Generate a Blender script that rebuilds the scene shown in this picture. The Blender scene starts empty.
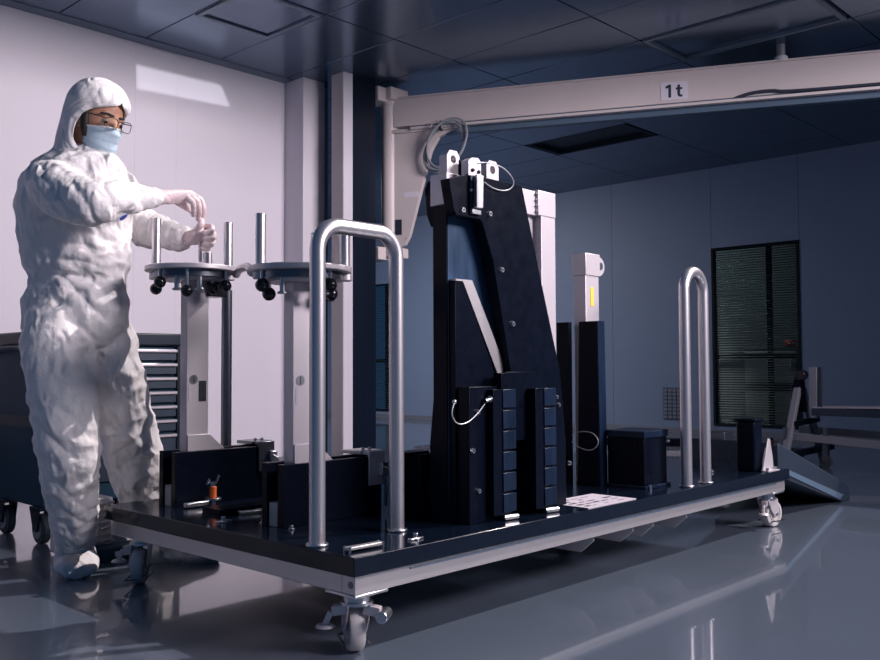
import bpy, bmesh, math, random
from mathutils import Vector, Matrix, noise
from mathutils.bvhtree import BVHTree
random.seed(7)
SC = bpy.context.scene
COL = SC.collection
# ------------------------------------------------------------------ camera
FPX, PITCH, ROLL, YAW = 905.7, .0416, .004, .8155
CAM = Vector((-1.550, -1.764, .76))
_c, _s = math.cos(YAW), math.sin(YAW)
RV = Vector((_c, -_s, 0)); FV = Vector((_s, _c, 0))        # camera right / forward on the floor
def ray(px, py):
    X = (px - 440) / FPX; U = (330 - py) / FPX
    cr, sr = math.cos(ROLL), math.sin(ROLL)
    X, U = X * cr + U * sr, -X * sr + U * cr
    ct, st = math.cos(PITCH), math.sin(PITCH)
    a, b, z = X, ct - U * st, st + U * ct
    return Vector((a * _c + b * _s, -a * _s + b * _c, z))
def onz(px, py, z): r = ray(px, py); return CAM + r * ((z - CAM.z) / r.z)
def onx(px, py, x): r = ray(px, py); return CAM + r * ((x - CAM.x) / r.x)
def ony(px, py, y): r = ray(px, py); return CAM + r * ((y - CAM.y) / r.y)
def at(px, py, d):                                           # point at floor-forward distance d
    r = ray(px, py); return CAM + r * (d / r.dot(FV))
cd = bpy.data.cameras.new('camera'); cam = bpy.data.objects.new('camera', cd); COL.objects.link(cam)
cd.sensor_width = 36; cd.lens = 36 * FPX / 880; cd.clip_start = .05; cd.clip_end = 100
_f = ray(440, 330); _r = ray(440 + FPX, 330) - _f; _u = ray(440, 330 - FPX) - _f
cam.matrix_world = Matrix(((_r.x, _u.x, -_f.x, CAM.x), (_r.y, _u.y, -_f.y, CAM.y), (_r.z, _u.z, -_f.z, CAM.z), (0, 0, 0, 1)))
SC.camera = cam
# ------------------------------------------------------------------ light
W = bpy.data.worlds.new('world'); SC.world = W; W.use_nodes = True
W.node_tree.nodes['Background'].inputs[0].default_value = (.10, .29, .62, 1)
W.node_tree.nodes['Background'].inputs[1].default_value = .19
def light(name, typ, loc, direction, energy, color, **kw):
    l = bpy.data.lights.new(name, typ); l.energy = energy; l.color = color
    for k, v in kw.items(): setattr(l, k, v)
    o = bpy.data.objects.new(name, l); COL.objects.link(o); o.location = loc
    o.rotation_euler = Vector(direction).to_track_quat('-Z', 'Y').to_euler()
    return o
light('sun', 'SUN', (4, -3, 8), (-.86, .45, -1), 3.0, (1, .90, .89), angle=math.radians(.6))
light('window_daylight', 'AREA', (2.9, -4.8, 3.5), (-.20, .90, -.18), 168, (1, .89, .94), shape='RECTANGLE', size=2.6, size_y=1.4, spread=math.radians(92))  # added soft fill for the white wall and crane, no window there
light('side_room_lamp', 'AREA', (5.2, 6.6, 2.93), (.25, 0, -1), 95, (.90, .90, 1), size=1.2)  # added unseen fill, brightens the left part of the back wall
VS = SC.view_settings
VS.view_transform = 'Standard'; VS.look = 'None'; VS.gamma = 1; VS.use_curve_mapping = False; VS.exposure = 0
# ------------------------------------------------------------------ materials
MATS = {}
def mat(name, col, rough=.5, metal=0., var=.0, vscale=8., bump=0., bscale=40., coat=0., stretch=None, rvar=0., spec=.5, **kw):
    if name in MATS: return MATS[name]
    m = bpy.data.materials.new(name); m.use_nodes = True; MATS[name] = m
    nt = m.node_tree; b = nt.nodes['Principled BSDF']
    b.inputs['Base Color'].default_value = (*col, 1); b.inputs['Roughness'].default_value = rough
    b.inputs['Metallic'].default_value = metal; b.inputs['Coat Weight'].default_value = coat
    b.inputs['Specular IOR Level'].default_value = spec
    for k, v in kw.items(): b.inputs[k.replace('_', ' ')].default_value = v
    if var or bump or rvar:
        tc = nt.nodes.new('ShaderNodeTexCoord'); mp = nt.nodes.new('ShaderNodeMapping')
        nt.links.new(tc.outputs['Object'], mp.inputs[0])
        if stretch: mp.inputs['Scale'].default_value = stretch
        if var or rvar:
            n = nt.nodes.new('ShaderNodeTexNoise'); n.inputs['Scale'].default_value = vscale; n.inputs['Detail'].default_value = 5
            nt.links.new(mp.outputs[0], n.inputs[0])
        if var:
            r = nt.nodes.new('ShaderNodeMix'); r.data_type = 'RGBA'
            r.inputs[6].default_value = (*[max(0, c * (1 - var)) for c in col], 1)
            r.inputs[7].default_value = (*[min(1, c * (1 + var)) for c in col], 1)
            nt.links.new(n.outputs[0], r.inputs[0]); nt.links.new(r.outputs[2], b.inputs['Base Color'])
        if rvar:
            q = nt.nodes.new('ShaderNodeMapRange'); q.inputs[3].default_value = max(0.02, rough - rvar); q.inputs[4].default_value = rough + rvar
            nt.links.new(n.outputs[0], q.inputs[0]); nt.links.new(q.outputs[0], b.inputs['Roughness'])
        if bump:
            n2 = nt.nodes.new('ShaderNodeTexNoise'); n2.inputs['Scale'].default_value = bscale; n2.inputs['Detail'].default_value = 4
            nt.links.new(mp.outputs[0], n2.inputs[0])
            bp = nt.nodes.new('ShaderNodeBump'); bp.inputs['Strength'].default_value = bump; bp.inputs['Distance'].default_value = .01
            nt.links.new(n2.outputs[0], bp.inputs['Height']); nt.links.new(bp.outputs[0], b.inputs['Normal'])
    return m
M = dict(
    floor=mat('epoxy_floor', (.105, .132, .178), .32, var=.12, vscale=1.2, coat=1, Coat_Roughness=.04, bump=.02, bscale=3),
    wall=mat('white_wall_panel', (.74, .70, .77), .55, var=.02, vscale=3),
    trimw=mat('white_trim', (.72, .69, .74), .5),
    cream=mat('cream_trim', (.50, .46, .46), .5),
    backwall=mat('blue_grey_wall', (.27, .335, .47), .5, var=.05, vscale=2.5, stretch=(1, 1, 4)),
    ceil=mat('metal_ceiling_tile', (.11, .17, .26), .22, metal=.75, var=.08, vscale=1.5, bump=.03, bscale=2.5),
    ceilgap=mat('ceiling_void', (.02, .03, .05), .6),
    ceilgrid=mat('ceiling_grid', (.16, .21, .28), .4, metal=.4),
    navy=mat('navy_column_paint', (.004, .009, .022), .35, spec=.3, var=.4, vscale=14, stretch=(1, 1, .1)),
    crane=mat('cream_crane_paint', (.76, .665, .66), .45, var=.03),
    flange=mat('flange_paint', (.10, .15, .22), .4),
    black=mat('black_anodised', (.0025, .0045, .012), .32, var=.3, vscale=30, rvar=.08, spec=.11),
    blue=mat('blue_black_anodised', (.006, .015, .038), .34, spec=.25, var=.8, vscale=10, stretch=(3, 3, .5), rvar=.1),
    bluep=mat('blue_scuffed_panel', (.022, .055, .115), .34, spec=.35, var=.8, vscale=10, stretch=(3, 3, .5), rvar=.1),
    deck=mat('deck_black_gloss', (.004, .008, .018), .13, var=.4, vscale=30, rvar=.06, spec=.32),
    alu=mat('aluminium_profile', (.60, .57, .58), .38, metal=.75, var=.1, vscale=6, stretch=(1, 1, 8)),
    steel=mat('brushed_steel', (.66, .63, .66), .36, metal=.9, var=.04, vscale=30, stretch=(8, 8, .2), rvar=.03),
    steelm=mat('satin_steel', (.64, .59, .63), .42, metal=.45, var=.06, vscale=10),
    steeld=mat('dark_steel', (.16, .17, .20), .30, metal=.9, var=.1),
    chrome=mat('zinc_plated', (.62, .62, .65), .3, metal=1),
    plastic=mat('black_plastic', (.008, .009, .013), .22),
    pale=mat('pale_nylon', (.50, .46, .45), .6),
    tyvek=mat('white_coverall', (.82, .79, .80), .60, bump=.3, bscale=60, var=.02, spec=.25),
    latex=mat('latex_glove', (.74, .60, .62), .45, bump=.2, bscale=90),
    skin=mat('skin', (.50, .26, .17), .5, var=.1, vscale=30, Subsurface_Weight=.1),
    hair=mat('dark_hair', (.012, .009, .008), .6),
    mask=mat('mask_blue', (.50, .64, .74), .7, bump=.2, bscale=80),
    maskw=mat('mask_white', (.85, .85, .87), .7),
    frame=mat('glasses_frame', (.01, .008, .01), .3),
    eyew=mat('eye_white', (.30, .25, .23), .3),
    lens=mat('lens_glass', (.95, .97, 1), .02, Transmission_Weight=1, IOR=1.05),
    glass=mat('window_glass', (.45, .55, .6), .0, Transmission_Weight=1, IOR=1.15),
    badge=mat('blue_badge', (.02, .09, .55), .4),
    orange=mat('orange_plastic', (.75, .14, .03), .4),
    yellow=mat('yellow_label', (.85, .62, .05), .5),
    paper=mat('paper', (.56, .51, .57), .7),
    ink=mat('ink', (.03, .04, .07), .6),
    cable=mat('steel_wire', (.55, .55, .58), .4, metal=.6),
    ccable=mat('grey_cable', (.30, .32, .36), .5),
    cart=mat('slate_cart_paint', (.022, .058, .095), .5, spec=.1, var=.25, vscale=5),
    cartd=mat('dark_cart_paint', (.008, .015, .028), .4, spec=.25, var=.3, vscale=5),
    drawer=mat('drawer_front', (.025, .045, .075), .4, var=.4, vscale=12),
    rubber=mat('grey_rubber', (.05, .06, .075), .6),
    wheelw=mat('nylon_wheel', (.62, .58, .58), .45),
    blind=mat('blind_slat', (.035, .05, .06), .5),
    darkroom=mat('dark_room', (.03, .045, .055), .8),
    rack=mat('rack_paint', (.20, .22, .22), .6),
    red=mat('red_plastic', (.5, .04, .02), .5),
    sign=mat('sign_white', (.84, .80, .90), .5),
    greyw=mat('grey_sheet', (.030, .045, .070), .4, metal=.2, var=.2, vscale=6),
    dull=mat('dull_frame', (.30, .30, .34), .45, metal=.3),
    whitep=mat('white_plastic', (.75, .70, .70), .5),
)
# crumpled relief for the coverall: ridged folds under the fine grain
def crumple(m):
    nt = m.node_tree; b = nt.nodes['Principled BSDF']; old = b.inputs['Normal'].links[0].from_node
    tc = nt.nodes.new('ShaderNodeTexCoord'); mp = nt.nodes.new('ShaderNodeMapping'); mp.inputs['Rotation'].default_value = (.5, .3, .6); mp.inputs['Scale'].default_value = (1, 1, .6)
    nt.links.new(tc.outputs['Object'], mp.inputs[0])
    for sc_, dist, st in ((8, .05, .8), (20, .02, .7)):
        n = nt.nodes.new('ShaderNodeTexNoise'); n.noise_type = 'RIDGED_MULTIFRACTAL'; n.inputs['Scale'].default_value = sc_; n.inputs['Detail'].default_value = 2.5
        n.inputs['Distortion'].default_value = .6
        nt.links.new(mp.outputs[0], n.inputs['Vector'])
        bp = nt.nodes.new('ShaderNodeBump'); bp.inputs['Strength'].default_value = st; bp.inputs['Distance'].default_value = dist
        nt.links.new(n.outputs[0], bp.inputs['Height']); nt.links.new(bp.outputs[0], old.inputs['Normal']); old = bp
crumple(M['tyvek'])
# ------------------------------------------------------------------ mesh builder (world coordinates)
class MB:
    def __init__(s): s.v = []; s.f = []
    def add(s, vs, fs):
        o = len(s.v); s.v += [Vector(a) for a in vs]; s.f += [[i + o for i in f] for f in fs]; return s
    def box(s, a, b):
        x0, y0, z0 = a; x1, y1, z1 = b
        return s.add([(x0, y0, z0), (x1, y0, z0), (x1, y1, z0), (x0, y1, z0), (x0, y0, z1), (x1, y0, z1), (x1, y1, z1), (x0, y1, z1)],
                     [(3, 2, 1, 0), (4, 5, 6, 7), (0, 1, 5, 4), (1, 2, 6, 5), (2, 3, 7, 6), (3, 0, 4, 7)])
    def obox(s, p, q, w, h, up=(0, 0, 1)):                     # bar from p to q, width w (sideways), height h (along up)
        p, q = Vector(p), Vector(q); d = (q - p).normalized(); u = Vector(up)
        sd = d.cross(u).normalized(); u = sd.cross(d).normalized()
        vs = []
        for e in (p, q):
            for a, b in ((-1, -1), (1, -1), (1, 1), (-1, 1)): vs.append(e + sd * (a * w / 2) + u * (b * h / 2))
        return s.add(vs, [(3, 2, 1, 0), (4, 5, 6, 7), (0, 1, 5, 4), (1, 2, 6, 5), (2, 3, 7, 6), (3, 0, 4, 7)])
    def prism(s, poly, ext):                                   # planar polygon + extrusion vector
        n = len(poly); ext = Vector(ext); poly = [Vector(p) for p in poly]
        return s.add(poly + [p + ext for p in poly], [list(range(n))[::-1], [n + i for i in range(n)]] + [[i, (i + 1) % n, n + (i + 1) % n, n + i] for i in range(n)])
    def cyl(s, p, q, r, r2=None, n=20):
        p, q = Vector(p), Vector(q); r2 = r if r2 is None else r2; d = (q - p).normalized()
        a = d.orthogonal().normalized(); b = d.cross(a)
        ring = [a * math.cos(2 * math.pi * i / n) + b * math.sin(2 * math.pi * i / n) for i in range(n)]
        return s.add([p + c * r for c in ring] + [q + c * r2 for c in ring],
                     [list(range(n))[::-1], [n + i for i in range(n)]] + [[i, (i + 1) % n, n + (i + 1) % n, n + i] for i in range(n)])
    def tube(s, pts, r, n=10, closed=False):
        pts = [Vector(p) for p in pts]; m = len(pts); rings = []; up = None
        for i in range(m):
            a = pts[i - 1] if (i or closed) else pts[i]; b = pts[(i + 1) % m] if (i < m - 1 or closed) else pts[i]
            d = (b - a).normalized()
            up = d.orthogonal().normalized() if up is None else (up - d * up.dot(d)).normalized()
            w = d.cross(up); rr = r[i] if isinstance(r, (list, tuple)) else r
            rings.append([pts[i] + (up * math.cos(2 * math.pi * k / n) + w * math.sin(2 * math.pi * k / n)) * rr for k in range(n)])
        vs = [v for g in rings for v in g]; fs = []
        for i in range(m if closed else m - 1):
            j = (i + 1) % m
            for k in range(n): fs.append([i * n + k, i * n + (k + 1) % n, j * n + (k + 1) % n, j * n + k])
        if not closed: fs += [list(range(n))[::-1], [(m - 1) * n + k for k in range(n)]]
        return s.add(vs, fs)
    def sphere(s, c, r, n=14, sc=(1, 1, 1)):
        c = Vector(c); h = n // 2; vs = [c + Vector((0, 0, r * sc[2]))]; fs = []
        for i in range(1, h):
            t = math.pi * i / h
            for k in range(n):
                p = 2 * math.pi * k / n; vs.append(c + Vector((r * sc[0] * math.sin(t) * math.cos(p), r * sc[1] * math.sin(t) * math.sin(p), r * sc[2] * math.cos(t))))
        vs.append(c - Vector((0, 0, r * sc[2]))); L = len(vs) - 1
        for k in range(n):
            fs.append([0, 1 + k, 1 + (k + 1) % n]); b = 1 + (h - 2) * n; fs.append([L, b + (k + 1) % n, b + k])
        for i in range(h - 2):
            for k in range(n): a = 1 + i * n; fs.append([a + k, a + n + k, a + n + (k + 1) % n, a + (k + 1) % n])
        return s.add(vs, fs)
    def loft(s, secs, n=28):                                   # secs: (centre, half axis a, half axis b)
        vs = []; fs = []
        for c, a, b in secs:
            c, a, b = Vector(c), Vector(a), Vector(b)
            vs += [c + a * math.cos(2 * math.pi * k / n) + b * math.sin(2 * math.pi * k / n) for k in range(n)]
        m = len(secs)
        for i in range(m - 1):
            for k in range(n): fs.append([i * n + k, i * n + (k + 1) % n, (i + 1) * n + (k + 1) % n, (i + 1) * n + k])
        fs += [list(range(n))[::-1], [(m - 1) * n + k for k in range(n)]]
        return s.add(vs, fs)
    def build(s, name, m, parent=None, bevel=0., smooth=None, label=None, seg=2):
        off = wloc(parent); me = bpy.data.meshes.new(name)
        me.from_pydata([v - off for v in s.v], [], s.f); me.update()
        bm = bmesh.new(); bm.from_mesh(me); bmesh.ops.recalc_face_normals(bm, faces=bm.faces); bm.to_mesh(me); bm.free()
        o = bpy.data.objects.new(name, me); COL.objects.link(o); me.materials.append(m)
        if parent: o.parent = parent
        if smooth is None: smooth = 35
        if smooth:
            me.polygons.foreach_set('use_smooth', [True] * len(me.polygons)); me.set_sharp_from_angle(angle=math.radians(smooth))
        if bevel:
            b = o.modifiers.new('bevel', 'BEVEL'); b.width = bevel; b.segments = seg; b.limit_method = 'ANGLE'; b.angle_limit = math.radians(40)
        if label: o['label'] = label
        return o
def wloc(o):
    v = Vector((0, 0, 0))
    while o: v += Vector(o.location); o = o.parent
    return v
def thing(name, loc, label, cat, group=None):
    o = bpy.data.objects.new(name, None); COL.objects.link(o); o.location = loc; o.empty_display_size = .1
    return tag(o, label, cat, group)
def tag(o, label, cat, group=None):
    o['label'] = label; o['category'] = cat
    if group: o['group'] = group
    return o
def struct(o): o['kind'] = 'structure'; return o
def link_copy(o, loc, parent=None):
    c = o.copy(); COL.objects.link(c); c.location = loc; c.parent = parent; return c
def arc(c, a, b, r, t0, t1, n=8):                              # arc points in plane a,b
    c, a, b = Vector(c), Vector(a), Vector(b)
    return [c + a * (r * math.cos(t0 + (t1 - t0) * i / n)) + b * (r * math.sin(t0 + (t1 - t0) * i / n)) for i in range(n + 1)]
def spline(P, m=5):
    P = [Vector(p) for p in P]; Q = []
    for i in range(len(P) - 1):
        p0, p1, p2, p3 = P[max(i - 1, 0)], P[i], P[i + 1], P[min(i + 2, len(P) - 1)]
        for k in range(m):
            t = k / m; Q.append(.5 * ((2 * p1) + (p2 - p0) * t + (2 * p0 - 5 * p1 + 4 * p2 - p3) * t * t + (3 * p1 - p0 - 3 * p2 + p3) * t ** 3))
    return Q + [P[-1]]
X, Y, Z = Vector((1, 0, 0)), Vector((0, 1, 0)), Vector((0, 0, 1))
PI = math.pi
# ================================================================== SETTING
ZC = 3.0; YW = 3.94; XB = 7.95
struct(MB().box((-5, -5, -.1), (9, 10, 0)).build('floor', M['floor']))
ce = struct(MB().box((-1.2, 1.44, ZC + .06), (8.2, 10, ZC + .12)).box((2.68, .24, ZC + .06), (8.2, 1.44, ZC + .12))
            .box((3.86, -.96, ZC + .06), (8.2, .24, ZC + .12)).box((6.25, -2.2, ZC + .06), (8.2, -.96, ZC + .12)).build('ceiling', M['ceilgap']))
XL = [.9 + .592 * k for k in range(-3, 13)]; YL = [3.83 - 1.197 * k for k in range(-5, 5)]
tile = None
def ceiling_tile(x0, x1, y0, y1, drop=0., m=None):
    g = .004
    return MB().box((x0 + g, y0 + g, ZC - drop), (x1 - g, y1 - g, ZC + .03 - drop)).build('ceiling_tile', m or M['ceil'], ce, bevel=.003)
for i in range(len(XL) - 1):
    for y in YL:
        x0, x1, y0, y1 = XL[i], XL[i + 1], y - 1.197, y
        xc, yc = (x0 + x1) / 2, (y0 + y1) / 2
        if x1 > 8.1: continue
        if yc < 1.44 and (yc < -1.0 and xc < 6.2 or -1.0 < yc < .24 and xc < 3.86 or yc > .24 and xc < 2.68 or yc < -2.2): continue
        if abs(xc - 4.16 - .0) < .1 and abs(yc - .84) < .3: continue          # light panel goes there
        if abs(xc - 6.0) < .2 and abs(yc - 3.23) < .3: continue                # open recess
        if tile is None: tile = ceiling_tile(x0, x1, y0, y1); TX, TY = xc, yc
        else: link_copy(tile, (xc - TX, yc - TY, 0), ce)
MB().box((-1.2, 3.834, ZC - .004), (2.74, 3.94, ZC + .03)).build('ceiling_edge_strip', M['ceilgrid'], ce)
# recessed luminaires: two in the ceiling
def luminaire(x0, x1, y0, y1, label):
    t = thing('ceiling_light', ((x0 + x1) / 2, (y0 + y1) / 2, ZC), label, 'ceiling light')
    w = .03
    b = MB().box((x0, y0, ZC - .012), (x1, y0 + w, ZC + .03)).box((x0, y1 - w, ZC - .012), (x1, y1, ZC + .03))
    b.box((x0, y0 + w, ZC - .012), (x0 + w, y1 - w, ZC + .03)).box((x1 - w, y0 + w, ZC - .012), (x1, y1 - w, ZC + .03))
    b.build('frame', M['ceilgrid'], t)
    MB().box((x0 + w, y0 + w, ZC + .012), (x1 - w, y1 - w, ZC + .02)).build('diffuser', M['ceil'], t)
    return t
luminaire(3.87, 4.44, .26, 1.42, 'unlit recessed ceiling panel above the jib beam near the small ceiling nozzle')
luminaire(1.50, 2.06, 2.65, 3.22, 'square unlit ceiling panel next to the white wall')
rec = thing('ceiling_hatch', (6.0, 3.3, ZC), 'dark open ceiling recess behind the jib beam', 'ceiling hatch')
x0, x1, y0, y1 = 5.64, 6.22, 2.66, 3.8
MB().box((x0, y0, ZC + .05), (x1, y1, ZC + .055)).build('recess_back', M['ceilgap'], rec)
MB().box((x0, y0, ZC - .003), (x0 + .02, y1, ZC + .05)).box((x1 - .02, y0, ZC - .003), (x1, y1, ZC + .05)).box((x0 + .02, y0, ZC - .003), (x1 - .02, y0 + .02, ZC + .05)).box((x0 + .02, y1 - .02, ZC - .003), (x1 - .02, y1, ZC + .05)).build('recess_rim', M['ceilgap'], rec)
noz = thing('ceiling_nozzle', (4.62, .77, ZC), 'small round pale nozzle hanging from the ceiling above the jib beam', 'nozzle')
MB().cyl((4.62, .77, ZC - .085), (4.62, .77, ZC), .03).build('stem', M['dull'], noz)
MB().cyl((4.62, .77, ZC - .125), (4.62, .77, ZC - .085), .052, .045).build('collar', M['trimw'], noz, bevel=.004)
# left wall of panels
wl = struct(MB().box((-5, YW + .012, 0), (2.74, YW + .12, ZC)).build('wall_left', M['wall']))
for a, b in ((-5, -3.2), (-3.2, -2.0), (-2.0, -.8), (-.8, .3), (.3, 1.48), (1.48, 1.795), (1.795, 2.74)):
    MB().box((a + .0003, YW, .0), (b - .0003, YW + .012, ZC - .002)).build('wall_panel', M['wall'], wl, label=None)
struct(MB().box((-5, YW - .012, 0), (2.74, YW, .08)).build('baseboard_left', M['dull']))
# pilasters at the end of the left wall
struct(MB().box((2.742, 3.71, 0), (2.955, 4.2, ZC)).build('trim_1', M['wall'], bevel=.004))
struct(MB().box((2.957, 3.80, 0), (3.02, 4.2, ZC)).build('trim_2', M['navy']))
struct(MB().box((2.872, 3.40, 0), (2.966, 3.53, ZC)).build('trim_3', M['cream'], bevel=.003))
struct(MB().box((2.874, 3.392, 0), (2.966, 3.40, ZC)).build('trim_4', M['wall']))
struct(MB().box((3.02, 3.8, 0), (3.06, 9.9, ZC)).build('wall_inner', M['backwall']))
# back wall: panels round the two windows
wb = struct(MB().box((XB + .05, -3, 0), (XB + .12, 9.9, .1)).build('wall_back', M['backwall']))
seams = [-3, -1.6, -.5, .7, 1.985, 2.975, 4.28, 5.5, 6.75, 8.0, 9.0, 9.9]
for i in range(len(seams) - 1):
    a, b = seams[i] + .002, seams[i + 1] - .002
    if i == 4: spans = ((0, .10), (2.09, ZC))
    elif i == 9: spans = ((0, .10), (2.05, ZC))
    else: spans = ((0, ZC),)
    for z0, z1 in spans: MB().box((XB, a, z0), (XB + .05, b, z1)).build('wall_panel', M['backwall'], wb)
struct(MB().box((XB - .012, -3, 0), (XB, 9.9, .06)).build('baseboard_back', M['dull']))
def window(n, ya, yb, z0, z1):
    w = struct(thing('window_%d' % n, (XB, (ya + yb) / 2, z0), '', ''))
    del w['label'], w['category']
    f = .03
    MB().box((XB - .01, ya, z0), (XB + .05, ya + f, z1)).box((XB - .01, yb - f, z0), (XB + .05, yb, z1)).box((XB - .01, ya + f, z0), (XB + .05, yb - f, z0 + f)).box((XB - .01, ya + f, z1 - f), (XB + .05, yb - f, z1)).build('window_frame', M['plastic'], w)
    yc = ya + (yb - ya) * .36
    MB().box((XB + .055, yc - .03, z0 + f), (XB + .075, yc + .03, z1 - f)).build('mullion', M['plastic'], w)
    MB().box((XB + .055, ya + f, .84), (XB + .075, yb - f, .90)).build('transom', M['plastic'], w)
    MB().box((XB + .03, ya + f, z0 + f), (XB + .036, yb - f, z1 - f)).build('window_pane', M['glass'], w)
    sl = MB(); z = z0 + f + .01
    while z < z1 - f:
        sl.add([(XB + .005, ya + f, z - .005), (XB + .022, ya + f, z + .006), (XB + .022, yb - f, z + .006), (XB + .005, yb - f, z - .005)], [(0, 1, 2, 3)]); z += .027
    o = sl.build('blind_slats', M['blind'], w); o['kind'] = 'stuff'
    for k in (.2, .8): MB().tube([(XB + .012, ya + (yb - ya) * k, z0 + f), (XB + .012, ya + (yb - ya) * k, z1 - f)], .002, 5).build('blind_cord', M['blind'], w)
window(1, 1.985, 2.975, .10, 2.09)
window(2, 8.0, 9.0, .10, 2.05)
# the dim room behind the windows
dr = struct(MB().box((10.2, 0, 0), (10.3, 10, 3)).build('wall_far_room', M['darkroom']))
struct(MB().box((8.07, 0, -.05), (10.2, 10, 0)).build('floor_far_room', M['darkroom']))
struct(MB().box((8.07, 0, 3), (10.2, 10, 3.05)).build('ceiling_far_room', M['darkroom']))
light('far_room_lamp', 'AREA', (9.0, 4.5, 2.9), (0, 0, -1), 60, (1, .93, .82), size=1.0)  # added unseen fill so shapes behind the blinds show
def cab(a, b, label, m, shelf=3):
    t = thing('equipment_cabinet', ((a[0] + b[0]) / 2, (a[1] + b[1]) / 2, a[2]), label, 'cabinet')
    MB().box(a, b).build('body', M[m], t, bevel=.01)
    for k in range(shelf):
        z = a[2] + (b[2] - a[2]) * (k + .12) / shelf; h = (b[2] - a[2]) / shelf * .76
        d = MB().box((a[0] - .015, a[1] + .03, z), (a[0], b[1] - .03, z + h)).build('door', M['rack'], t, bevel=.004)
        MB().box((a[0] - .03, a[1] + .08, z + h * .5), (a[0] - .015, a[1] + .1, z + h * .8)).build('handle', M['chrome'], d)
    return t
cab((9.5, 1.75, 0), (10.1, 2.15, 2.0), 'tall pale cabinet seen through the blinds behind the mullion', 'rack')
cab((9.3, 2.55, 0), (9.9, 3.25, 1.0), 'low grey cabinet seen through the blinds of the right window', 'darkroom', 2)
tag(MB().box((9.3, 2.62, 1.0), (9.4, 2.72, 1.08)).box((9.285, 2.64, 1.02), (9.3, 2.69, 1.06)).build('instrument', M['red'], bevel=.01), 'small red instrument on the low cabinet behind the blinds', 'instrument')
# perforated wall grille
gr = thing('wall_grille', (XB, 3.47, .15), 'square perforated blue metal grille low on the back wall', 'grille')
MB().box((XB - .012, 3.36, .15), (XB - .001, 3.60, .52)).build('backing', M['flange'], gr)
gb = MB()
for i in range(8):
    for j in range(4): gb.box((XB - .022, 3.37 + j * .058, .165 + i * .044), (XB - .012, 3.415 + j * .058, .193 + i * .044))
gb.build('louvre_field', M['dull'], gr)['kind'] = 'stuff'
# ================================================================== JIB CRANE
PV = Vector((3.36, 3.40, 0)); aw = math.radians(-64)
BW = Vector((math.cos(aw), math.sin(aw), 0)); BN = Vector((BW.y, -BW.x, 0))   # along the beam / its camera side
if BN.dot(CAM - PV) < 0: BN = -BN
cr = thing('jib_crane', (3.1, 3.45, 0), 'cream jib crane with long beam marked 1t on a dark navy column', 'crane')
o = MB().box((2.968, 3.39, 0), (3.20, 3.41, 3.0)).box((2.968, 3.60, 0), (3.20, 3.62, 3.0)).box((3.07, 3.41, 0), (3.10, 3.60, 3.0)).build('column', M['navy'], cr, label='dark navy steel column')
for z0, z1 in ((2.845, 2.96), (1.60, 1.70)):
    MB().box((3.20, 3.36, z0), (3.33, 3.52, z1)).box((3.28, 3.30, z0 + .02), (3.47, 3.50, z1)).build('bracket', M['crane'], cr, bevel=.006)
MB().cyl(PV + Z * 1.69, PV + Z * 2.875, .066, n=28).build('pivot_tube', M['crane'], cr)
MB().cyl(PV + Z * 2.83, PV + Z * 2.862, .074, n=28).build('pivot_ring', M['crane'], cr)
def bp(s, z, n=0): return PV + BW * s + BN * n + Z * z
ZB, ZT = 2.63, 2.885
bm_len = 4.6
def bar(s0, s1, z0, z1, n0, n1):
    return MB().add([bp(s, z, n) for s in (s0, s1) for z, n in ((z0, n0), (z0, n1), (z1, n1), (z1, n0))],
                    [(0, 1, 2, 3), (7, 6, 5, 4), (0, 4, 5, 1), (1, 5, 6, 2), (2, 6, 7, 3), (3, 7, 4, 0)])
bar(.05, bm_len, ZB + .02, ZT - .012, -.05, .05).build('beam', M['crane'], cr, bevel=.003)
bar(.05, bm_len, ZT - .012, ZT, -.062, .062).build('top_flange', M['crane'], cr)
bar(.20, bm_len, ZB - .015, ZB + .004, -.075, .075).build('bottom_flange', M['crane'], cr)
bar(.23, bm_len, ZB + .004, ZB + .02, -.046, .046).build('track_slot', M['flange'], cr)
bar(.22, bm_len, ZB - .06, ZB - .015, -.03, .03).build('track_rail', M['flange'], cr)
# gusset
ed = [(.05, 2.885), (.05, 1.70)]
g0 = [(.03, 2.60), (.03, 1.72), (.09, 1.70), (.14, 1.72), (.18, 1.79), (.36, 2.45), (.42, 2.55), (.55, 2.60)]
MB().prism([bp(s, z, -.012) for s, z in g0], BN * .05).build('gusset_plate', M['crane'], cr, bevel=.003)
bar(.03, .58, 2.60, 2.628, -.04, .055).build('seam_flange', M['crane'], cr)
bar(.062, .115, 1.80, 1.92, .036, .042).build('gusset_slot', M['ceilgap'], cr)
bar(.13, .26, 2.09, 2.13, .0385, .040).build('type_plate', M['sign'], cr)
bar(.147, .152, 1.765, 1.77, .038, .043).build('bolt', M['ceilgap'], cr)
# 1t sign
sg = tag(bar(2.10, 2.285, 2.672, 2.80, .050, .053).build('load_sign', M['sign']), 'white sticker reading 1t on the jib beam', 'sign')
def text_mesh(name, txt, size, origin, right, up, m, parent):
    c = bpy.data.curves.new(name, 'FONT'); c.body = txt; c.size = size; c.extrude = .0006; c.align_x = 'CENTER'; c.align_y = 'CENTER'; c.offset = size * .03
    t = bpy.data.objects.new(name, c); COL.objects.link(t); bpy.context.view_layer.update()
    me = bpy.data.meshes.new_from_object(t.evaluated_get(bpy.context.evaluated_depsgraph_get()))
    COL.objects.unlink(t); bpy.data.objects.remove(t)
    right, up = Vector(right).normalized(), Vector(up).normalized(); nn = right.cross(up); off = wloc(parent)
    mm = Matrix(((right.x, up.x, nn.x, origin[0] - off.x), (right.y, up.y, nn.y, origin[1] - off.y), (right.z, up.z, nn.z, origin[2] - off.z), (0, 0, 0, 1)))
    me.transform(mm); me.materials.clear(); me.materials.append(m)
    o = bpy.data.objects.new(name, me); COL.objects.link(o); o.parent = parent; return o
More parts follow.
